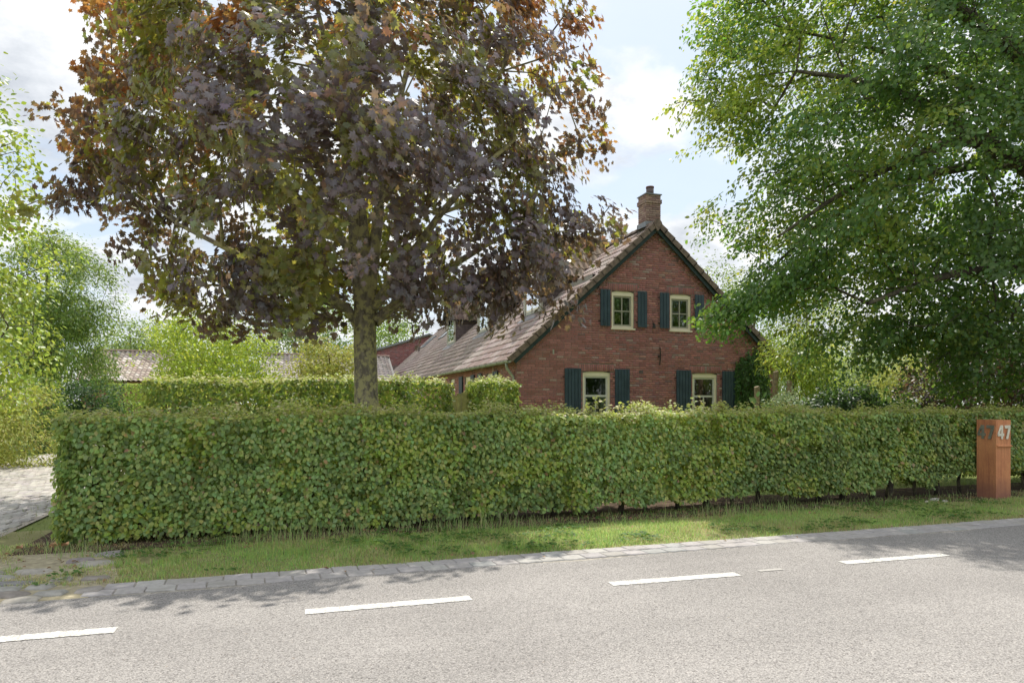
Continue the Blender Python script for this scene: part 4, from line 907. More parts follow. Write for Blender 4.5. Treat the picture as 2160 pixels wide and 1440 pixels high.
def window(mp, o, kind, parent=house):
    a0, a1, b0, b1 = o; fw = 0.062; c0, c1 = -0.13, -0.035; arch = 0.05 if kind != 'small' else 0.0
    rise = lambda a: b1-arch*((2*(a-a0)/(a1-a0)-1)**2)
    m = MB(); m.box(a0, a0+fw, b0, b1-arch-0.002, c0, c1, mp); m.box(a1-fw, a1, b0, b1-arch-0.002, c0, c1, mp); m.box(a0+fw, a1-fw, b0, b0+fw, c0, c1-0.002, mp)
    k = 8; pts = [(a0+(a1-a0)*i/k, rise(a0+(a1-a0)*i/k)+0.012) for i in range(k+1)]
    m.prism([(a0, b1-arch-fw-0.02), (a1, b1-arch-fw-0.02)]+pts[::-1], c0, c1+0.004, mp)
    fr = m.build('window', M_cream, parent)
    m = MB(); m.box(a0-0.03, a1+0.03, b0-0.045, b0-0.004, c0, 0.035, mp); m.build('sill', M_cream if kind == 'low' else M_cream, fr)
    A0, A1, B0, B1 = a0+fw, a1-fw, b0+fw, b1-arch-fw-0.02
    sw = 0.05; s0, s1 = c0+0.015, c1-0.022
    smat = M_sash if kind == 'top' else M_white
    m = MB(); m.box(A0, A0+sw, B0, B1, s0, s1, mp); m.box(A1-sw, A1, B0, B1, s0, s1, mp); m.box(A0+sw, A1-sw, B0, B0+sw, s0, s1-0.002, mp); m.box(A0+sw, A1-sw, B1-sw, B1, s0, s1-0.002, mp)
    m.build('sash', smat, fr)
    A0 += sw; A1 -= sw; B0 += sw; B1 -= sw; am = (A0+A1)/2
    panes = []
    if kind == 'top':
        bm_ = (B0+B1)/2; bars = [(am-0.016, am+0.016, B0, B1), (A0, am-0.016, bm_-0.016, bm_+0.016), (am+0.016, A1, bm_-0.016, bm_+0.016)]
        panes = [(A0, am-0.016, B0, bm_-0.016), (am+0.016, A1, B0, bm_-0.016), (A0, am-0.016, bm_+0.016, B1), (am+0.016, A1, bm_+0.016, B1)]
    else:
        bm_ = B0+(B1-B0)*0.60; bars = [(A0, A1, bm_-0.03, bm_+0.03), (am-0.016, am+0.016, B0, bm_-0.03)]
        panes = [(A0, am-0.016, B0, bm_-0.03), (am+0.016, A1, B0, bm_-0.03), (A0, A1, bm_+0.03, B1)]
    for q in bars: MB().box(*q, s0+0.004, s1-0.006, mp).build('muntin', smat, fr)
    for q in panes: MB().box(q[0], q[1], q[2], q[3], -0.085+rng.normal(0, 0.0005), -0.081, mp).build('pane', M_glass, fr)
    m = MB(); e = 0.5; d = -2.2                                   # the room behind
    m.add([mp(a0-e, b0-e, d), mp(a1+e, b0-e, d), mp(a1+e, b1+e, d), mp(a0-e, b1+e, d), mp(a0-e, b0-e, -0.23), mp(a1+e, b0-e, -0.23), mp(a1+e, b1+e, -0.23), mp(a0-e, b1+e, -0.23)], [(0, 1, 2, 3), (0, 4, 5, 1), (1, 5, 6, 2), (2, 6, 7, 3), (3, 7, 4, 0)])
    m.build('room', M_room, fr)
    for s in (0, 1):                                              # pleated curtains
        x0 = a0-0.05 if s == 0 else a1-0.17; pts = []
        k = 18
        f = [(x0+0.22*i/k, -0.30+0.025*math.sin(i*1.9)) for i in range(k+1)]
        m = MB(); m.add([mp(x, b0, c) for x, c in f]+[mp(x, b1+0.05, c) for x, c in f], [(i, i+1, k+2+i, k+1+i) for i in range(k)]); m.build('curtain', M_curtain, fr)
    return fr
def shutter(mp, a0, a1, b0, b1, n):
    m = MB(); h = b1-b0
    m.box(a0+0.012, a1-0.012, b0+0.015, b1-0.015, 0.016, 0.0345, mp)
    sh = m.build('shutter', M_shut, house); w = (a1-a0)/n
    for i in range(n): MB().box(a0+i*w+0.007, a0+(i+1)*w-0.007, b0, b1, 0.036+0.002*(i % 2), 0.060+0.003*(i % 2), mp).build('plank', M_shut, sh)
    for f in (0.14, 0.86): MB().box(a0-0.05, a0+0.02, b0+h*f-0.015, b0+h*f+0.015, 0.012, 0.015, mp).build('hinge', M_iron, sh)
for o in openings[:2]: window(gm, o, 'top')
for o in openings[2:]: window(gm, o, 'low')
for (a0, a1) in ((8.53, 8.86), (9.74, 10.05), (10.48, 10.80), (11.68, 12.00)): shutter(gm, a0, a1, 3.66, 4.72, 3)
for (a0, a1) in ((7.42, 7.93), (9.00, 9.48), (11.04, 11.55), (12.65, 13.15)): shutter(gm, a0, a1, 0.72, 2.42, 5)
for o in side_ops[:1]: window(sm, o, 'low')
window(sm, side_ops[2], 'top')
m = MB(); a0, a1, b0, b1 = side_ops[1]; m.box(a0, a0+0.08, 0, b1, -0.13, -0.03, sm); m.box(a1-0.08, a1, 0, b1, -0.13, -0.03, sm); m.box(a0+0.08, a1-0.08, b1-0.08, b1, -0.13, -0.03, sm)
dr = m.build('door_frame', M_cream, house); MB().box(a0+0.08, a1-0.08, 0.0, b1-0.08, -0.11, -0.06, sm).build('door', M_cream, dr)
for (a0, a1) in ((19.70, 20.18), (21.50, 21.98), (22.45, 22.88), (24.1, 24.6)): shutter(sm, a0, a1, 0.75, 2.40, 4)
# wall irons, lamp, vents
def iron(pts, r=0.014): MB().tube([gm(*p) for p in pts], r, 6).build('wall_anchor', M_iron, house)
q = [vp(1391, y, GV) for y in (733, 752, 770)]; iron([(q[0][0], q[0][2], 0.03), (q[1][0]+0.015, q[1][2], 0.04), (q[2][0]-0.01, q[2][2], 0.03)], 0.018)
q = vp(1389, 752, GV); MB().box(q[0]-0.03, q[0]+0.05, q[2]-0.02, q[2]+0.02, 0.012, 0.05, gm).build('wall_anchor', M_iron, house)
iron([(8.45, 4.72, 0.03), (8.62, 5.0, 0.03)]); iron([(12.02, 5.05, 0.03), (12.2, 4.76, 0.03)])
q = vp(1376, 688, GV); m = MB(); m.tube([gm(q[0], q[2]+0.08, 0.01), gm(q[0], q[2]+0.08, 0.10)], 0.012, 6); m.tube([gm(q[0], q[2]+0.07, 0.10), gm(q[0], q[2]-0.06, 0.10)], [0.03, 0.05], 10); m.build('wall_lamp', M_iron, house)
q = vp(1352, 784, GV); MB().box(q[0]-0.06, q[0]+0.06, q[2]-0.05, q[2]+0.05, 0.010, 0.022, gm).build('vent', M_slate, house)
q = vp(1167, 742, GV); MB().box(q[0]-0.025, q[0]+0.025, q[2]-0.07, q[2]+0.07, 0.010, 0.018, gm).build('plate', M_zinc, house)

# roof
m = MB()
for s, e in ((-1, EU0), (1, EU1)):
    z1 = zdeck(e)
    m.add([(APX, 17.83, ZR), (APX, HEND+0.1, ZR), (e, HEND+0.1, z1), (e, 17.83, z1), (APX, 17.83, ZR-0.05), (APX, HEND+0.1, ZR-0.05), (e, HEND+0.1, z1-0.05), (e, 17.83, z1-0.05)], [(0, 1, 2, 3), (4, 7, 6, 5), (0, 3, 7, 4), (1, 5, 6, 2), (2, 6, 7, 3)])
roof = m.build('roof', plain('roof underlay', (0.06, 0.045, 0.04), 0.9, 0.2), house)
def tile_tpl(k=8, amp=0.030, th=0.022, waves=1):
    xs = [i/k-0.5 for i in range(k+1)]
    zf = [amp*(0.5+0.5*math.cos(2*math.pi*waves*(x+0.18))) for x in xs]
    vs = [(x, 0.5, z) for x, z in zip(xs, zf)]+[(x, -0.5, z+th) for x, z in zip(xs, zf)]+[(x, -0.5, z-0.004) for x, z in zip(xs, zf)]
    n = k+1
    return vs, [(i, n+i, n+i+1, i+1) for i in range(k)]+[(n+i, 2*n+i, 2*n+i+1, n+i+1) for i in range(k)]
TILE = tile_tpl(10, 0.026, 0.030, 2)
PANT = tile_tpl(8, 0.055, 0.028, 1)
TCOL = [(0.36, 0.285, 0.255), (0.39, 0.315, 0.285), (0.33, 0.26, 0.235), (0.42, 0.35, 0.315)]
def tiling(parent, tpl, origin, along, up, nrm, n_al, n_up, w, gauge, cols, mat, n_single, length=None, keep=None):
    along, up, nrm = [np.array(x, float) for x in (along, up, nrm)]; P = []
    for j in range(n_up):
        for i in range(n_al):
            P.append(np.array(origin)+along*(i+0.5)*w+up*(j+0.5)*gauge+nrm*0.02)
    P = np.array(P)
    if keep is not None: P = P[keep(P)]
    n = len(P); L = length or gauge*1.16
    P = P+np.outer(rng.normal(0, 0.002, n), nrm)
    AX = np.tile(along*w, (n, 1)); AY = np.tile(up*L, (n, 1))+np.outer(rng.normal(0, 0.004, n), along); AZ = np.tile(nrm, (n, 1))
    pr = proj(P); key = pr[:, 2]+np.where((pr[:, 0] < 0) | (pr[:, 0] > 2160), 1e4, 0)
    pieces(parent, 'roof_tile', tpl, P, AX, AY, AZ, palette(n, cols, 0.10, None, 0.02)*(0.85+0.3*vnoise(P[:, 1]*0.7, P[:, 2]*1.1))[:, None], mat, n_single, key)
slope = (APX-EU0)*SL; nup = 18; gauge = slope/nup; uL = np.array([1, 0, TAN])/SL; nL = np.array([-TAN, 0, 1])/SL
def off_dormer(P):
    k = np.ones(len(P), bool)
    for v0 in (20.46, 26.5, 32.5): k &= ~((P[:, 0] > 7.75) & (P[:, 1] > v0+0.05) & (P[:, 1] < v0+1.60))
    return k
tiling(roof, TILE, (EU0-0.02, 17.95, zdeck(EU0-0.02)), (0, 1, 0), uL, nL, 103, nup, 0.30, gauge, TCOL, M_tile, 300, keep=off_dormer)
uR = np.array([-1, 0, TAN])/SL; nR = np.array([TAN, 0, 1])/SL
tiling(roof, TILE, (EU1+0.02, 17.95, zdeck(EU1+0.02)), (0, 1, 0), uR, nR, 103, nup, 0.30, gauge, TCOL, M_tile, 0)
# verge tiles, ridge tiles, barge boards
M_verget = plain('mossy verge tile', (0.21, 0.155, 0.125), 0.85, 0.4, 9.0, bmp=0.4)
for s, e, upv, nr in ((-1, EU0, uL, nL), (1, EU1, uR, nR)):
    o = np.array([e, 17.80, zdeck(e)])
    def rm(a, b, c, o=o, upv=upv, nr=nr): return tuple(o+upv*a+np.array([0, 1.0, 0])*c+nr*b)
    for j in range(nup):
        a0 = j*gauge-0.03; t = 0.022
        m = MB(); m.add([rm(a0, 0.095+t, 0), rm(a0+gauge+0.03, 0.085, 0), rm(a0+gauge+0.03, 0.085, 0.20), rm(a0, 0.095+t, 0.20), rm(a0, -0.06+t*0.3, 0), rm(a0+gauge+0.03, -0.06, 0), rm(a0, 0.07, 0.20), rm(a0+gauge+0.03, 0.06, 0.20)], [(0, 1, 2, 3), (0, 4, 5, 1), (0, 3, 6, 4), (3, 2, 7, 6), (1, 5, 7, 2)])
        m.build('verge_tile', M_verget, roof)
    m = MB(); m.box(0.02, slope+0.02, -0.165, -0.058, 0.045+0.0015*(1+s), 0.085-0.0015*(1+s), lambda a, b, c: rm(a, b, c)); m.build('barge_board', M_green, roof)
MB().prism([(APX-0.13, ZR-0.02), (APX-0.02, ZR-0.21), (APX+0.02, ZR-0.21), (APX+0.13, ZR-0.02), (APX+0.10, ZR+0.09), (APX, ZR+0.135), (APX-0.10, ZR+0.09)], 17.785, 17.84, lambda a, b, c: (a, c, b)).build('ridge_end_cap', M_verget, roof)
nr_ = 88
for j in range(nr_):
    v0 = 17.80+j*0.355; k = 6; r0, r1 = 0.135, 0.12; vs = []
    for (v, r) in ((v0, r0), (v0+0.375, r1)):
        for i in range(k+1): a = math.pi*i/k; vs.append((APX-r*1.15*math.cos(a), v, ZR-0.01+r*math.sin(a)))
    fs = [(i, i+1, k+2+i, k+1+i) for i in range(k)]+[tuple(range(k+1))]
    link('ridge_tile', mk_mesh('ridge_tile', vs, fs, False), M_verget, roof)
# gutter with brackets and the downpipe
k = 7; zg = zdeck(EU0)-0.02; gu = EU0-0.06
m = MB(); vs = []
for v in (17.86, 49.0):
    for r in (0.075, 0.068):
        for i in range(k+1): a = math.pi+math.pi*i/k; vs.append((gu+r*math.cos(a), v, zg+r*math.sin(a)))
n = k+1; fs = []
for i in range(k): fs += [(i, i+1, 2*n+i+1, 2*n+i), (n+i, 3*n+i, 3*n+i+1, n+i+1)]
fs += [(0, 2*n, 3*n, n), (k, n+k, 3*n+k, 2*n+k), tuple(range(n))]
m.add(vs, fs); gut = m.build('gutter', M_zinc, house, True)
for j in range(34):
    v = 18.2+j*0.62; m = MB(); m.tube([(gu+0.079*math.cos(math.pi+math.pi*i/8), v, zg+0.079*math.sin(math.pi+math.pi*i/8)) for i in range(9)], 0.010, 5); m.build('bracket', M_zinc, gut)
m = MB(); m.tube([(gu, 18.12, zg-0.06), (gu, 18.12, zg-0.14), (gu+0.02, 18.12, zg-0.22), (gu+0.13, 18.12, zg-0.36), (GU0-0.055, 18.12, zg-0.46), (GU0-0.055, 18.12, zg-0.6), (GU0-0.055, 18.12, 0.0)], 0.042, 10); m.build('downpipe', M_zinc, house, True)
# chimney
cx0, cx1, cy0, cy1, cz0, cz1 = 10.20, 10.70, 18.28, 18.78, 6.2, 7.72
m = MB(); m.box(cx0+0.012, cx1-0.012, cy0+0.012, cy1-0.012, cz0, cz1)
chim = m.build('chimney', M_mortar, roof)
def chim_bricks(x0, x1, y0, y1, z0, z1):
    P, AX, AY, AZ = [], [], [], []; ch = 0.0655; r = 0; z = z0
    while z < z1-0.01:
        for mp, L in ((lambda a, b, c: np.array([x0+a, y0-c+0.012, b]), x1-x0), (lambda a, b, c: np.array([x0-c+0.012, y1-a, b]), y1-y0), (lambda a, b, c: np.array([x1+c-0.012, y0+a, b]), y1-y0)):
            a = 0.0; bl = [0.11, 0.22, 0.17] if r % 2 else [0.22, 0.22, 0.06]
            for l in bl:
                l2 = min(l, L-a)
                if l2 < 0.03: continue
                o = mp(0, 0, 0); ex = mp(1, 0, 0)-o; ey = mp(0, 1, 0)-o; ez = mp(0, 0, 1)-o
                P.append(mp(a+l2/2, z+ch/2, 0)); AX.append(ex*(l2-0.011)); AY.append(ey*(ch-0.013)); AZ.append(ez*0.012); a += l
        z += ch; r += 1
    return P, AX, AY, AZ
a1 = chim_bricks(cx0, cx1, cy0, cy1, 6.35, 7.46); a2 = chim_bricks(cx0-0.03, cx1+0.03, cy0-0.03, cy1+0.03, 7.46, 7.585); a3 = chim_bricks(cx0, cx1, cy0, cy1, 7.59, 7.72)
PP = [np.array(x+y+z) for x, y, z in zip(a1, a2, a3)]
pieces(chim, 'brick', BRK, PP[0], PP[1], PP[2], PP[3], palette(len(PP[0]), [(0.34, 0.235, 0.195), (0.38, 0.265, 0.215), (0.29, 0.20, 0.17)], 0.12, None, 0.02), M_brick, 250, -PP[0][:, 2])
MB().box(cx0-0.018, cx1+0.018, cy0-0.018, cy1+0.018, 7.46, 7.58).build('chimney_core', M_mortar, chim)
MB().box(cx0-0.03, cx1+0.03, cy0-0.03, cy1+0.03, 7.722, 7.75).build('chimney_cap', M_lead, chim)
m = MB(); m.tube([(10.47, 18.53, 7.75), (10.47, 18.53, 7.99)], 0.115, 14); m.build('flue_pot', M_slate, chim, True); MB().tube([(10.47, 18.53, 7.985), (10.47, 18.53, 8.03)], 0.125, 14).build('flue_rim', M_pot, chim, True)
m = MB()
for yy in (cy0-0.016, cy1+0.016):
    m.add([(cx0-0.03, yy, zdeck(cx0-0.03)+0.02), (cx1+0.03, yy, zdeck(cx1+0.03)+0.02), (cx1+0.03, yy, 6.90), (cx0-0.03, yy, 6.90)], [(0, 1, 2, 3)])
m.add([(cx0-0.016, cy0-0.016, 6.60), (cx0-0.016, cy1+0.016, 6.60), (cx0-0.016, cy1+0.016, 6.90), (cx0-0.016, cy0-0.016, 6.90)], [(0, 1, 2, 3)])
m.add([(cx0-0.016, cy0-0.016, 6.74), (cx0-0.016, cy1+0.016, 6.74), (cx0-0.20, cy1+0.06, 6.66), (cx0-0.20, cy0-0.06, 6.66)], [(0, 1, 2, 3)])
m.build('lead_flashing', M_lead, chim)

# dormers on the left slope
def dormer(v0):
    v1 = v0+1.65; vm = (v0+v1)/2; uf = 7.68; zb = zdeck(uf)+0.05; ze = 5.82; zr = 6.98
    ub = APX-(ZR-ze)/TAN
    m = MB()
    for v in (v0, v1): m.add([(uf+0.02, v, zb-0.1), (uf+0.02, v, ze), (ub+0.1, v, ze), (ub+0.1, v, ze-0.02)], [(0, 1, 2, 3)])
    d = m.build('dormer', M_slate, house)
    k = 5                                                     # slates of the near cheek
    for v in (v0-0.008,):
        for j in range(10):
            z0 = zb-0.05+j*0.14; us = uf+max(0.02, (z0-zb)/TAN*1.0)
            a = uf+0.03
            lim = APX-(ZR-z0-0.07)/TAN
            while a < lim:
                if z0+0.14 > zb+0.0: m = MB().box(a+0.003, min(a+0.21, lim)-0.003, z0, z0+0.155, -0.004-0.006*((j+1) % 2), 0.004, lambda x, z, c, v=v: (x, v-c, z)); m.build('slate', M_slate, d)
                a += 0.215
                if z0 > ze-0.16: break
    m = MB()                                                  # front: frame, gable triangle
    fm = lambda a, b, c: (uf-c, a, b)
    m.box(v0-0.03, v0+0.16, zb, ze, -0.02, 0.05, fm); m.box(v1-0.16, v1+0.03, zb, ze, -0.02, 0.05, fm); m.box(v0+0.16, v1-0.16, zb, zb+0.10, -0.02, 0.06, fm); m.box(v0+0.16, v1-0.16, ze-0.09, ze, -0.02, 0.05, fm)
    m.build('front_trim', M_sash, d)
    MB().box(v0+0.16, v1-0.16, zb+0.10, ze-0.09, -0.01, 0.02, fm).build('window', M_cream, d)
    MB().box(v0+0.23, vm-0.03, zb+0.17, ze-0.16, 0.021, 0.026, fm).build('pane', M_glass, d); MB().box(vm+0.03, v1-0.23, zb+0.17, ze-0.16, 0.021, 0.026, fm).build('pane', M_glass, d)
    MB().prism([(v0-0.03, ze+0.003), (v1+0.03, ze+0.003), (vm, zr-0.08)], -0.02, 0.03, fm).build('gable_panel', M_sash, d)
    ov = 0.24; tn = (zr-ze)/(vm-v0); sl2 = math.hypot(1, tn)
    for s in (-1, 1):
        ve = vm+s*(vm-v0+ov); zeo = zr-tn*(vm-v0+ov); ue = APX-(ZR-zeo)/TAN
        m = MB(); m.add([(uf-0.22, vm, zr), (APX+0.25, vm, zr), (ue+0.1, ve, zeo), (uf-0.22, ve, zeo), (uf-0.22, vm, zr-0.06), (APX+0.25, vm, zr-0.06), (ue+0.1, ve, zeo-0.06), (uf-0.22, ve, zeo-0.06)], [(0, 1, 2, 3), (4, 7, 6, 5), (2, 6, 7, 3), (0, 3, 7, 4), (1, 5, 6, 2)])
        rf = m.build('dormer_roof', M_iron, d)
        L = (vm-v0+ov)*sl2; up = np.array([0, -s, tn])/sl2; nr = np.array([0, s*tn, 1])/sl2
        tiling(rf, PANT, (uf-0.26, ve, zeo), (1, 0, 0), up, nr, 13, 5, 0.215, L/5, [(0.25, 0.19, 0.15), (0.30, 0.24, 0.19), (0.22, 0.165, 0.14)], M_tile, 65 if s < 0 and v0 < 21 else 0, keep=lambda P: zdeck_np(P[:, 0]) < P[:, 2]+0.10)
        MB().box(0, L, -0.2, -0.05, 0, 0.03, lambda a, b, c, up=up, nr=nr, ve=ve, zeo=zeo: tuple(np.array([uf-0.235, ve, zeo])+up*a+nr*b+np.array([-1, 0, 0])*c)).build('barge_board', M_iron, d)
    for j in range(8):
        u0 = uf-0.28+j*0.345; k = 6; vs = []
        for (uu, r) in ((u0, 0.12), (u0+0.365, 0.105)):
            for i in range(k+1): a = math.pi*i/k; vs.append((uu, vm-r*math.cos(a), zr+0.0+r*math.sin(a)))
        link('ridge_tile', mk_mesh('ridge_tile', vs, [(i, k+1+i, k+2+i, i+1) for i in range(k)]+[tuple(range(k+1))]), M_verget, d)
    m = MB(); m.add([(uf-0.06, v0-0.06, zdeck(uf-0.06)+0.085), (uf-0.06, v1+0.06, zdeck(uf-0.06)+0.085), (uf-0.30, v1+0.06, zdeck(uf-0.30)+0.085), (uf-0.30, v0-0.06, zdeck(uf-0.30)+0.085)], [(0, 1, 2, 3)]); m.build('lead_apron', M_lead, d)
def zdeck_np(u): return ZR-TAN*np.abs(u-APX)
for v0 in (20.46, 26.5, 32.5): dormer(v0)
# roof windows far back on the slope
for (uc, vc) in ((9.25, 41.0), (9.05, 46.0)):
    o = np.array([uc, vc, zdeck(uc)]); mm = lambda a, b, c, o=o: tuple(o+np.array([0, 1, 0])*a+uL*b+nL*c)
    m = MB(); m.box(-0.6, -0.5, -0.6, 0.6, 0.0, 0.13, mm); m.box(0.5, 0.6, -0.6, 0.6, 0.0, 0.13, mm); m.box(-0.5, 0.5, -0.6, -0.5, 0.0, 0.128, mm); m.box(-0.5, 0.5, 0.5, 0.6, 0.0, 0.128, mm)
    rw = m.build('roof_window', M_lead, roof); MB().box(-0.5, 0.5, -0.5, 0.5, 0.10, 0.108, mm).build('pane', plain('sky lit glass', (0.25, 0.28, 0.30), 0.06, 0.1, 2.0, spec=1.0), rw)

# creeper on the gable
q0 = vp(1548, 800, GV)[0]; q1 = vp(1622, 800, GV)[0]
creep = thing('creeper', ((q0+q1)/2, GV-0.15, 0), 'dark green creeper hanging on the gable beside the right shutter', 'climber')
P = []; T = []
m = MB()
for s in range(70):
    a = rng.uniform(0, 1); uu = q0+(q1-q0)*a; ztop = np.interp(a, [0, 0.2, 0.55, 0.85, 1], [2.5, 2.86, 3.0, 2.8, 2.3])+rng.normal(0, 0.07); zb = rng.uniform(0.4, 1.4); c = rng.uniform(0.05, 0.35)*math.sin(math.pi*min(max(a, 0.1), 0.9))
    k = int((ztop-zb)/0.032); w = rng.normal(0, 0.05)
    m.tube([gm(uu, ztop, 0.03), gm(uu+w, (ztop+zb)/2, c), gm(uu+w*1.5, zb, c)], 0.004, 4, False)
    for i in range(k):
        f = i/k; P.append(gm(uu+w*1.5*f+rng.normal(0, 0.02), ztop+(zb-ztop)*f, 0.03+(c-0.03)*min(1, f*2)+rng.normal(0, 0.015))); T.append([rng.normal(0, 0.7), -0.4, -0.8])
for (px, py) in [(1545, 715), (1560, 725), (1575, 712), (1600, 748), (1612, 760), (1605, 735), (1585, 730)]:
    q = vp(px, py, GV)
    for i in range(22): P.append((q[0]+rng.normal(0, 0.12), GV-0.04+rng.normal(0, 0.01), q[2]+rng.normal(0, 0.14))); T.append([rng.normal(0, 0.7), -0.3, -0.6])
for i in range(1500):
    uu = rng.uniform(q0, q1); a = (uu-q0)/(q1-q0); z = rng.uniform(0.2, np.interp(a, [0, 0.5, 1], [2.3, 2.85, 2.2])); P.append((uu, GV-0.05-0.1*rng.random(), z)); T.append([rng.normal(0, 0.7), -0.4, -0.8])
m.build('stem', M_bark, creep)
P = np.array(P); T = np.array(T, float); k = len(P)
leaf_mesh(creep, 'foliage', OVAL, P, norm(np.array([0, -0.8, 0.5])+rng.normal(0, 0.4, (k, 3))), T, 0.075*rng.uniform(0.7, 1.25, k), palette(k, [(0.035, 0.075, 0.025), (0.05, 0.095, 0.03), (0.03, 0.06, 0.025)]), palette(k, [(0.2, 0.32, 0.05)]), M_leaf)
# wooden posts
for (px, py, D0, r, lab) in [(1596, 815, 17.2, 0.07, 'pale short wooden post in front of the creeper'), (1636, 783, 19.5, 0.085, 'tall weathered post under the low right roof edge'), (1666, 803, 19.0, 0.075, 'wooden post under the hanging wisteria'), (1711, 826, 22.0, 0.07, 'dark slim post right of the hanging wisteria')]:
    p = dp(px, py, D0); m = MB(); ps = [np.array([p[0]+rng.normal(0, 0.006), p[1], z]) for z in np.linspace(-0.05, p[2]-0.02, 6)]+[np.array([p[0], p[1], p[2]])]
    m.tube(ps, [r*1.05, r*1.02, r, r*0.98, r*1.0, r*0.97, r*0.86], 10); tag(m.build('wooden_post', M_wood, None, False), lab, 'post', 'wooden posts beside the house')

# ------------------------------------------------------------------ garden gate
gate = thing('garden_gate', (3.95, 15.45, 0), 'mossy wooden plank gate with rounded top between hedge and hedge block', 'gate')
for i in range(9):
    a = 3.46+i*0.115; t = 1.50+0.17*math.sin(math.pi*(i+0.5)/9)
    MB().prism([(a, 0.06), (a+0.106, 0.06), (a+0.106, t+0.02*math.cos(math.pi*(i+1)/9)), (a, t+0.02*math.cos(math.pi*i/9))], 15.44, 15.466, lambda x, z, v: (x, v, z)).build('plank', M_gate, gate)
for z in (0.35, 1.2): MB().box(3.46, 4.49, z, z+0.1, 15.468, 15.50, lambda x, zz, v: (x, v, zz)).build('rail', M_gate, gate)
MB().box(3.36, 3.45, 0, 1.7, 15.42, 15.51, lambda x, z, v: (x, v, z)).build('post', M_gate, gate); MB().box(4.50, 4.60, 0, 1.82, 15.42, 15.52, lambda x, z, v: (x, v, z)).build('post', M_gate, gate)

# ------------------------------------------------------------------ outbuildings
def outbuilding(name, label, u0, u1, v0, vr, ze, zr, cols, mat, wallc, n_single, w=0.24):
    b = thing(name, ((u0+u1)/2, vr, 0), label, 'outbuilding'); v1 = 2*vr-v0
    wm = plain('outbuilding wall', wallc, 0.9, 0.3, 12.0)
    m = MB(); m.add([(u0, v0+0.3, -0.03), (u1, v0+0.3, -0.03), (u1, v0+0.3, ze), (u0, v0+0.3, ze), (u0, v1-0.3, -0.03), (u1, v1-0.3, -0.03), (u1, v1-0.3, ze), (u0, v1-0.3, ze), (u0, vr, zr-0.06), (u1, vr, zr-0.06)], [(0, 1, 2, 3), (5, 4, 7, 6), (0, 3, 8, 7, 4), (1, 5, 6, 9, 2)]); m.build('wall', wm, b)
    m = MB(); m.add([(u0-0.2, v0, ze), (u1+0.2, v0, ze), (u1+0.2, vr, zr), (u0-0.2, vr, zr), (u1+0.2, v1, ze), (u0-0.2, v1, ze)], [(0, 1, 2, 3), (3, 2, 4, 5)]); rf = m.build('roof', M_iron, b)
    L = math.hypot(vr-v0, zr-ze); up = np.array([0, vr-v0, zr-ze])/L; nr = np.array([0, -(zr-ze), vr-v0])/L
    ng = max(4, int(L/0.30)); tiling(rf, PANT, (u0-0.2, v0, ze), (1, 0, 0), up, nr, int((u1-u0+0.4)/w), ng, w, L/ng, cols, mat, n_single)
    n = int((u1-u0+0.4)/0.36)
    for j in range(n):
        uu = u0-0.2+j*(u1-u0+0.4)/n; k = 5; vs = []
        for (x, r) in ((uu, 0.13), (uu+0.37, 0.115)):
            for i in range(k+1): a = math.pi*i/k; vs.append((x, vr-r*math.cos(a), zr+0.02+r*math.sin(a)))
        link('ridge_tile', mk_mesh('ridge_tile', vs, [(i, k+1+i, k+2+i, i+1) for i in range(k)]+[tuple(range(k+1))]), M_verget, rf)
ol = vp(205, 737, 44.0)
outbuilding('outbuilding', 'low outbuilding with old brown striped pantile roof beyond the driveway', float(ol[0]), float(vp(420, 737, 44)[0]), 40.5, 44.0, 2.6, float(ol[2])-0.1, [(0.35, 0.29, 0.25), (0.42, 0.37, 0.33), (0.31, 0.24, 0.205), (0.48, 0.44, 0.41)], M_oldtile, (0.25, 0.12, 0.09), 200)
ol = vp(560, 744, 42.0)
outbuilding('outbuilding', 'low outbuilding with pale grey pantile roof left of the farmhouse', float(ol[0]), 5.6, 38.6, 42.0, 2.5, float(ol[2])-0.12, [(0.32, 0.28, 0.26), (0.27, 0.235, 0.22), (0.37, 0.33, 0.31)], M_oldtile, (0.25, 0.12, 0.09), 200)
# brick barn behind the farmhouse
barn = thing('brick_barn', (10.0, 56, 0), 'brick gable of a barn peeping out behind the farmhouse roof', 'barn')
bt = lambda u: 6.5-0.32*abs(u-9.8)
BV = 50.0; bmap = lambda a, b, c: (a, BV-c, b)
m = MB(); wall_strips(m, bmap, 5.8, 13.8, lambda u: bt(u)-0.02, [], (9.8,)); bw = m.build('wall', M_mortar, barn)
bricks(bmap, bw, 5.8, 9.8, 4.2, lambda u: bt(u)-0.05, [], [], 0, lambda P: P[:, 0])
m = MB()
for s in (-1, 1):
    e = 9.8+s*4.2; m.add([(9.8, BV-0.25, bt(9.8)), (9.8, 62, bt(9.8)), (e, 62, bt(e)), (e, BV-0.25, bt(e)), (9.8, BV-0.25, bt(9.8)+0.12), (9.8, 62, bt(9.8)+0.12), (e, 62, bt(e)+0.12), (e, BV-0.25, bt(e)+0.12)], [(0, 1, 2, 3), (4, 7, 6, 5), (0, 3, 7, 4), (2, 6, 7, 3)])
m.build('roof', M_lead, barn)

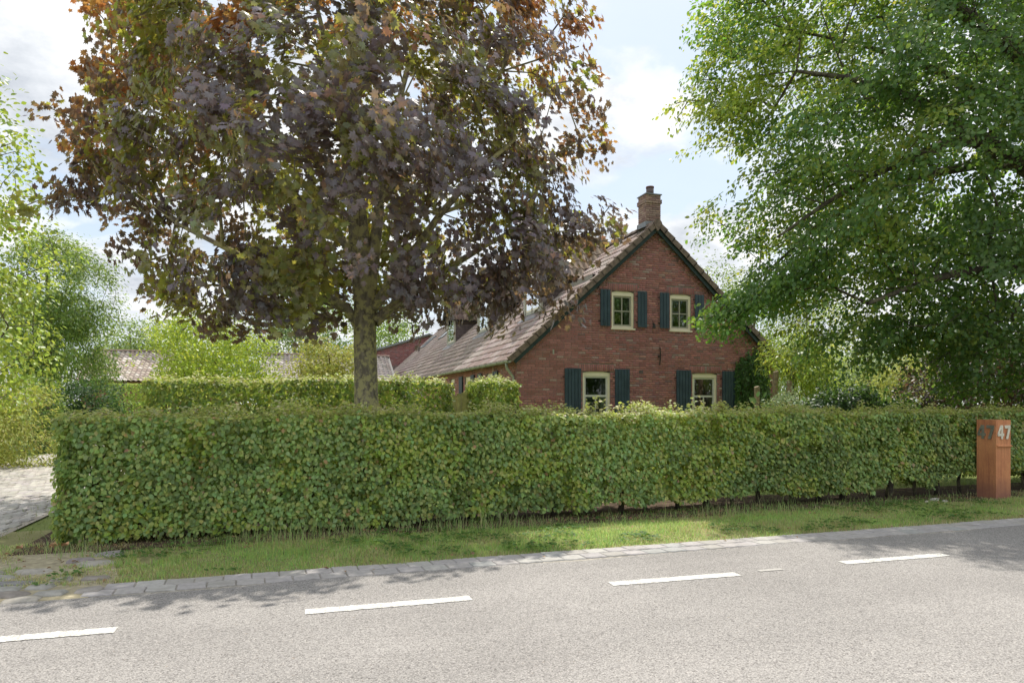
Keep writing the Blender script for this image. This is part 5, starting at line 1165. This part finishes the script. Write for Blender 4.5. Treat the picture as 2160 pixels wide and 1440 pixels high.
# ------------------------------------------------------------------ rusty steel letterbox with house numbers
def rust_mat():
    m, t, b = new_mat('weathering steel')
    f = noise(t, 3.0, 6, 0.6); g = noise(t, 120.0, 4, 0.7)
    c = ramp(t, f, [(0.3, (0.60, 0.24, 0.105)), (0.5, (0.74, 0.32, 0.135)), (0.72, (0.82, 0.40, 0.17))])
    c = mixc(t, ramp(t, g, [(0.4, 0.55), (0.62, 0.0)]), c, (0.30, 0.11, 0.055))
    sx = t.nodes.new('ShaderNodeSeparateXYZ'); t.links.new(obj_co(t), sx.inputs[0])
    mp = N(t, 'ShaderNodeMapping'); mp.inputs['Scale'].default_value = (30, 30, 2); t.links.new(obj_co(t), mp.inputs[0])
    c = mixc(t, ramp(t, noise(t, 1.0, 5, 0.6, mp.outputs[0]), [(0.48, 0.0), (0.68, 0.6)]), c, (0.30, 0.09, 0.05))
    damp = ramp(t, math_n(t, 'ADD', sx.outputs[2], math_n(t, 'MULTIPLY', f, 0.35)), [(0.18, 0.75), (0.52, 0.0)])
    c = mixc(t, damp, c, (0.22, 0.10, 0.08))
    t.links.new(c, b.inputs['Base Color']); b.inputs['Roughness'].default_value = 0.8; bump(t, b, g, 0.35, 0.002); return m
M_rust = rust_mat()
lp = gp(2101, 1051); W = 0.30; LH = 1.165
box = thing('letterbox', (lp[0]+W/2, lp[1]+W/2, 0), 'rusty steel letterbox column with the number 47 on two faces', 'letterbox')
def lm(a, b, c): return (lp[0]+a, lp[1]-c, b)                # face towards the road
def lms(a, b, c): return (lp[0]-c, lp[1]+W-a, b)             # face towards the drive
t_ = 0.004
MB().box(t_, W-t_, -0.03, LH-t_, -W+t_, -t_, lm).build('core', M_rust, box)
MB().box(0.0, W, -0.03, LH, -t_, 0.0, lms).build('side_panel', M_rust, box)
MB().box(0.001, W, -0.03, LH-0.372, -t_, -0.0005, lm).build('lower_panel', M_rust, box)
MB().box(0.001, W, LH-0.368, LH, -t_, -0.0005, lm).build('upper_panel', M_rust, box)
MB().box(0.001, W, -W, -0.005, LH-t_+0.0005, LH+0.0005, lambda a, c, b: lm(a, b, c)).build('top_plate', M_rust, box)
m = MB(); m.prism([(-0.002, LH-0.405), (0.032, LH-0.397), (0.034, LH-0.389), (-0.002, LH-0.366)], 0.012, W-0.004, lambda c, b, a: lm(a, b, c)); m.build('slot_hood', M_rust, box)
def digits(lm, a0, b0, h, wd, mat, tilt):
    def glyph(outer, hole, off):
        cu = bpy.data.curves.new('digit', 'CURVE'); cu.dimensions = '2D'; cu.fill_mode = 'BOTH'; cu.extrude = 0.006; cu.bevel_depth = 0.0
        for pts in [outer]+([hole] if hole else []):
            sp = cu.splines.new('POLY'); sp.points.add(len(pts)-1); sp.use_cyclic_u = True
            for p_, (x, y) in zip(sp.points, pts): p_.co = ((x+off+tilt*y)*wd, y*h, 0, 1)
        tmp = bpy.data.objects.new('digit', cu); COL.objects.link(tmp); dg = bpy.context.evaluated_depsgraph_get()
        me = bpy.data.meshes.new_from_object(tmp.evaluated_get(dg)); bpy.data.objects.remove(tmp, do_unlink=True)
        for v in me.vertices: v.co = lm(a0+v.co.x, b0+v.co.y, 0.008+v.co.z)
        me.materials.clear(); link('house_number', me, mat, box)
    glyph([(0.52, 0), (0.82, 0), (0.82, 0.22), (1.0, 0.22), (1.0, 0.42), (0.82, 0.42), (0.82, 1.0), (0.45, 1.0), (0.0, 0.40), (0.0, 0.22), (0.52, 0.22)], [(0.52, 0.42), (0.25, 0.42), (0.52, 0.76)], 0.0)
    glyph([(0.22, 0), (0.58, 0), (0.98, 0.80), (0.98, 1.0), (0.05, 1.0), (0.05, 0.78), (0.62, 0.78)], None, 1.10)
digits(lms, 0.022, LH-0.285, 0.205, 0.122, plain('bronze digit', (0.20, 0.20, 0.15), 0.6, 0.3, 12.0), 0.0)
digits(lm, 0.026, LH-0.285, 0.205, 0.122, plain('ivory digit', (0.72, 0.68, 0.54), 0.5, 0.15, 12.0), 0.0)
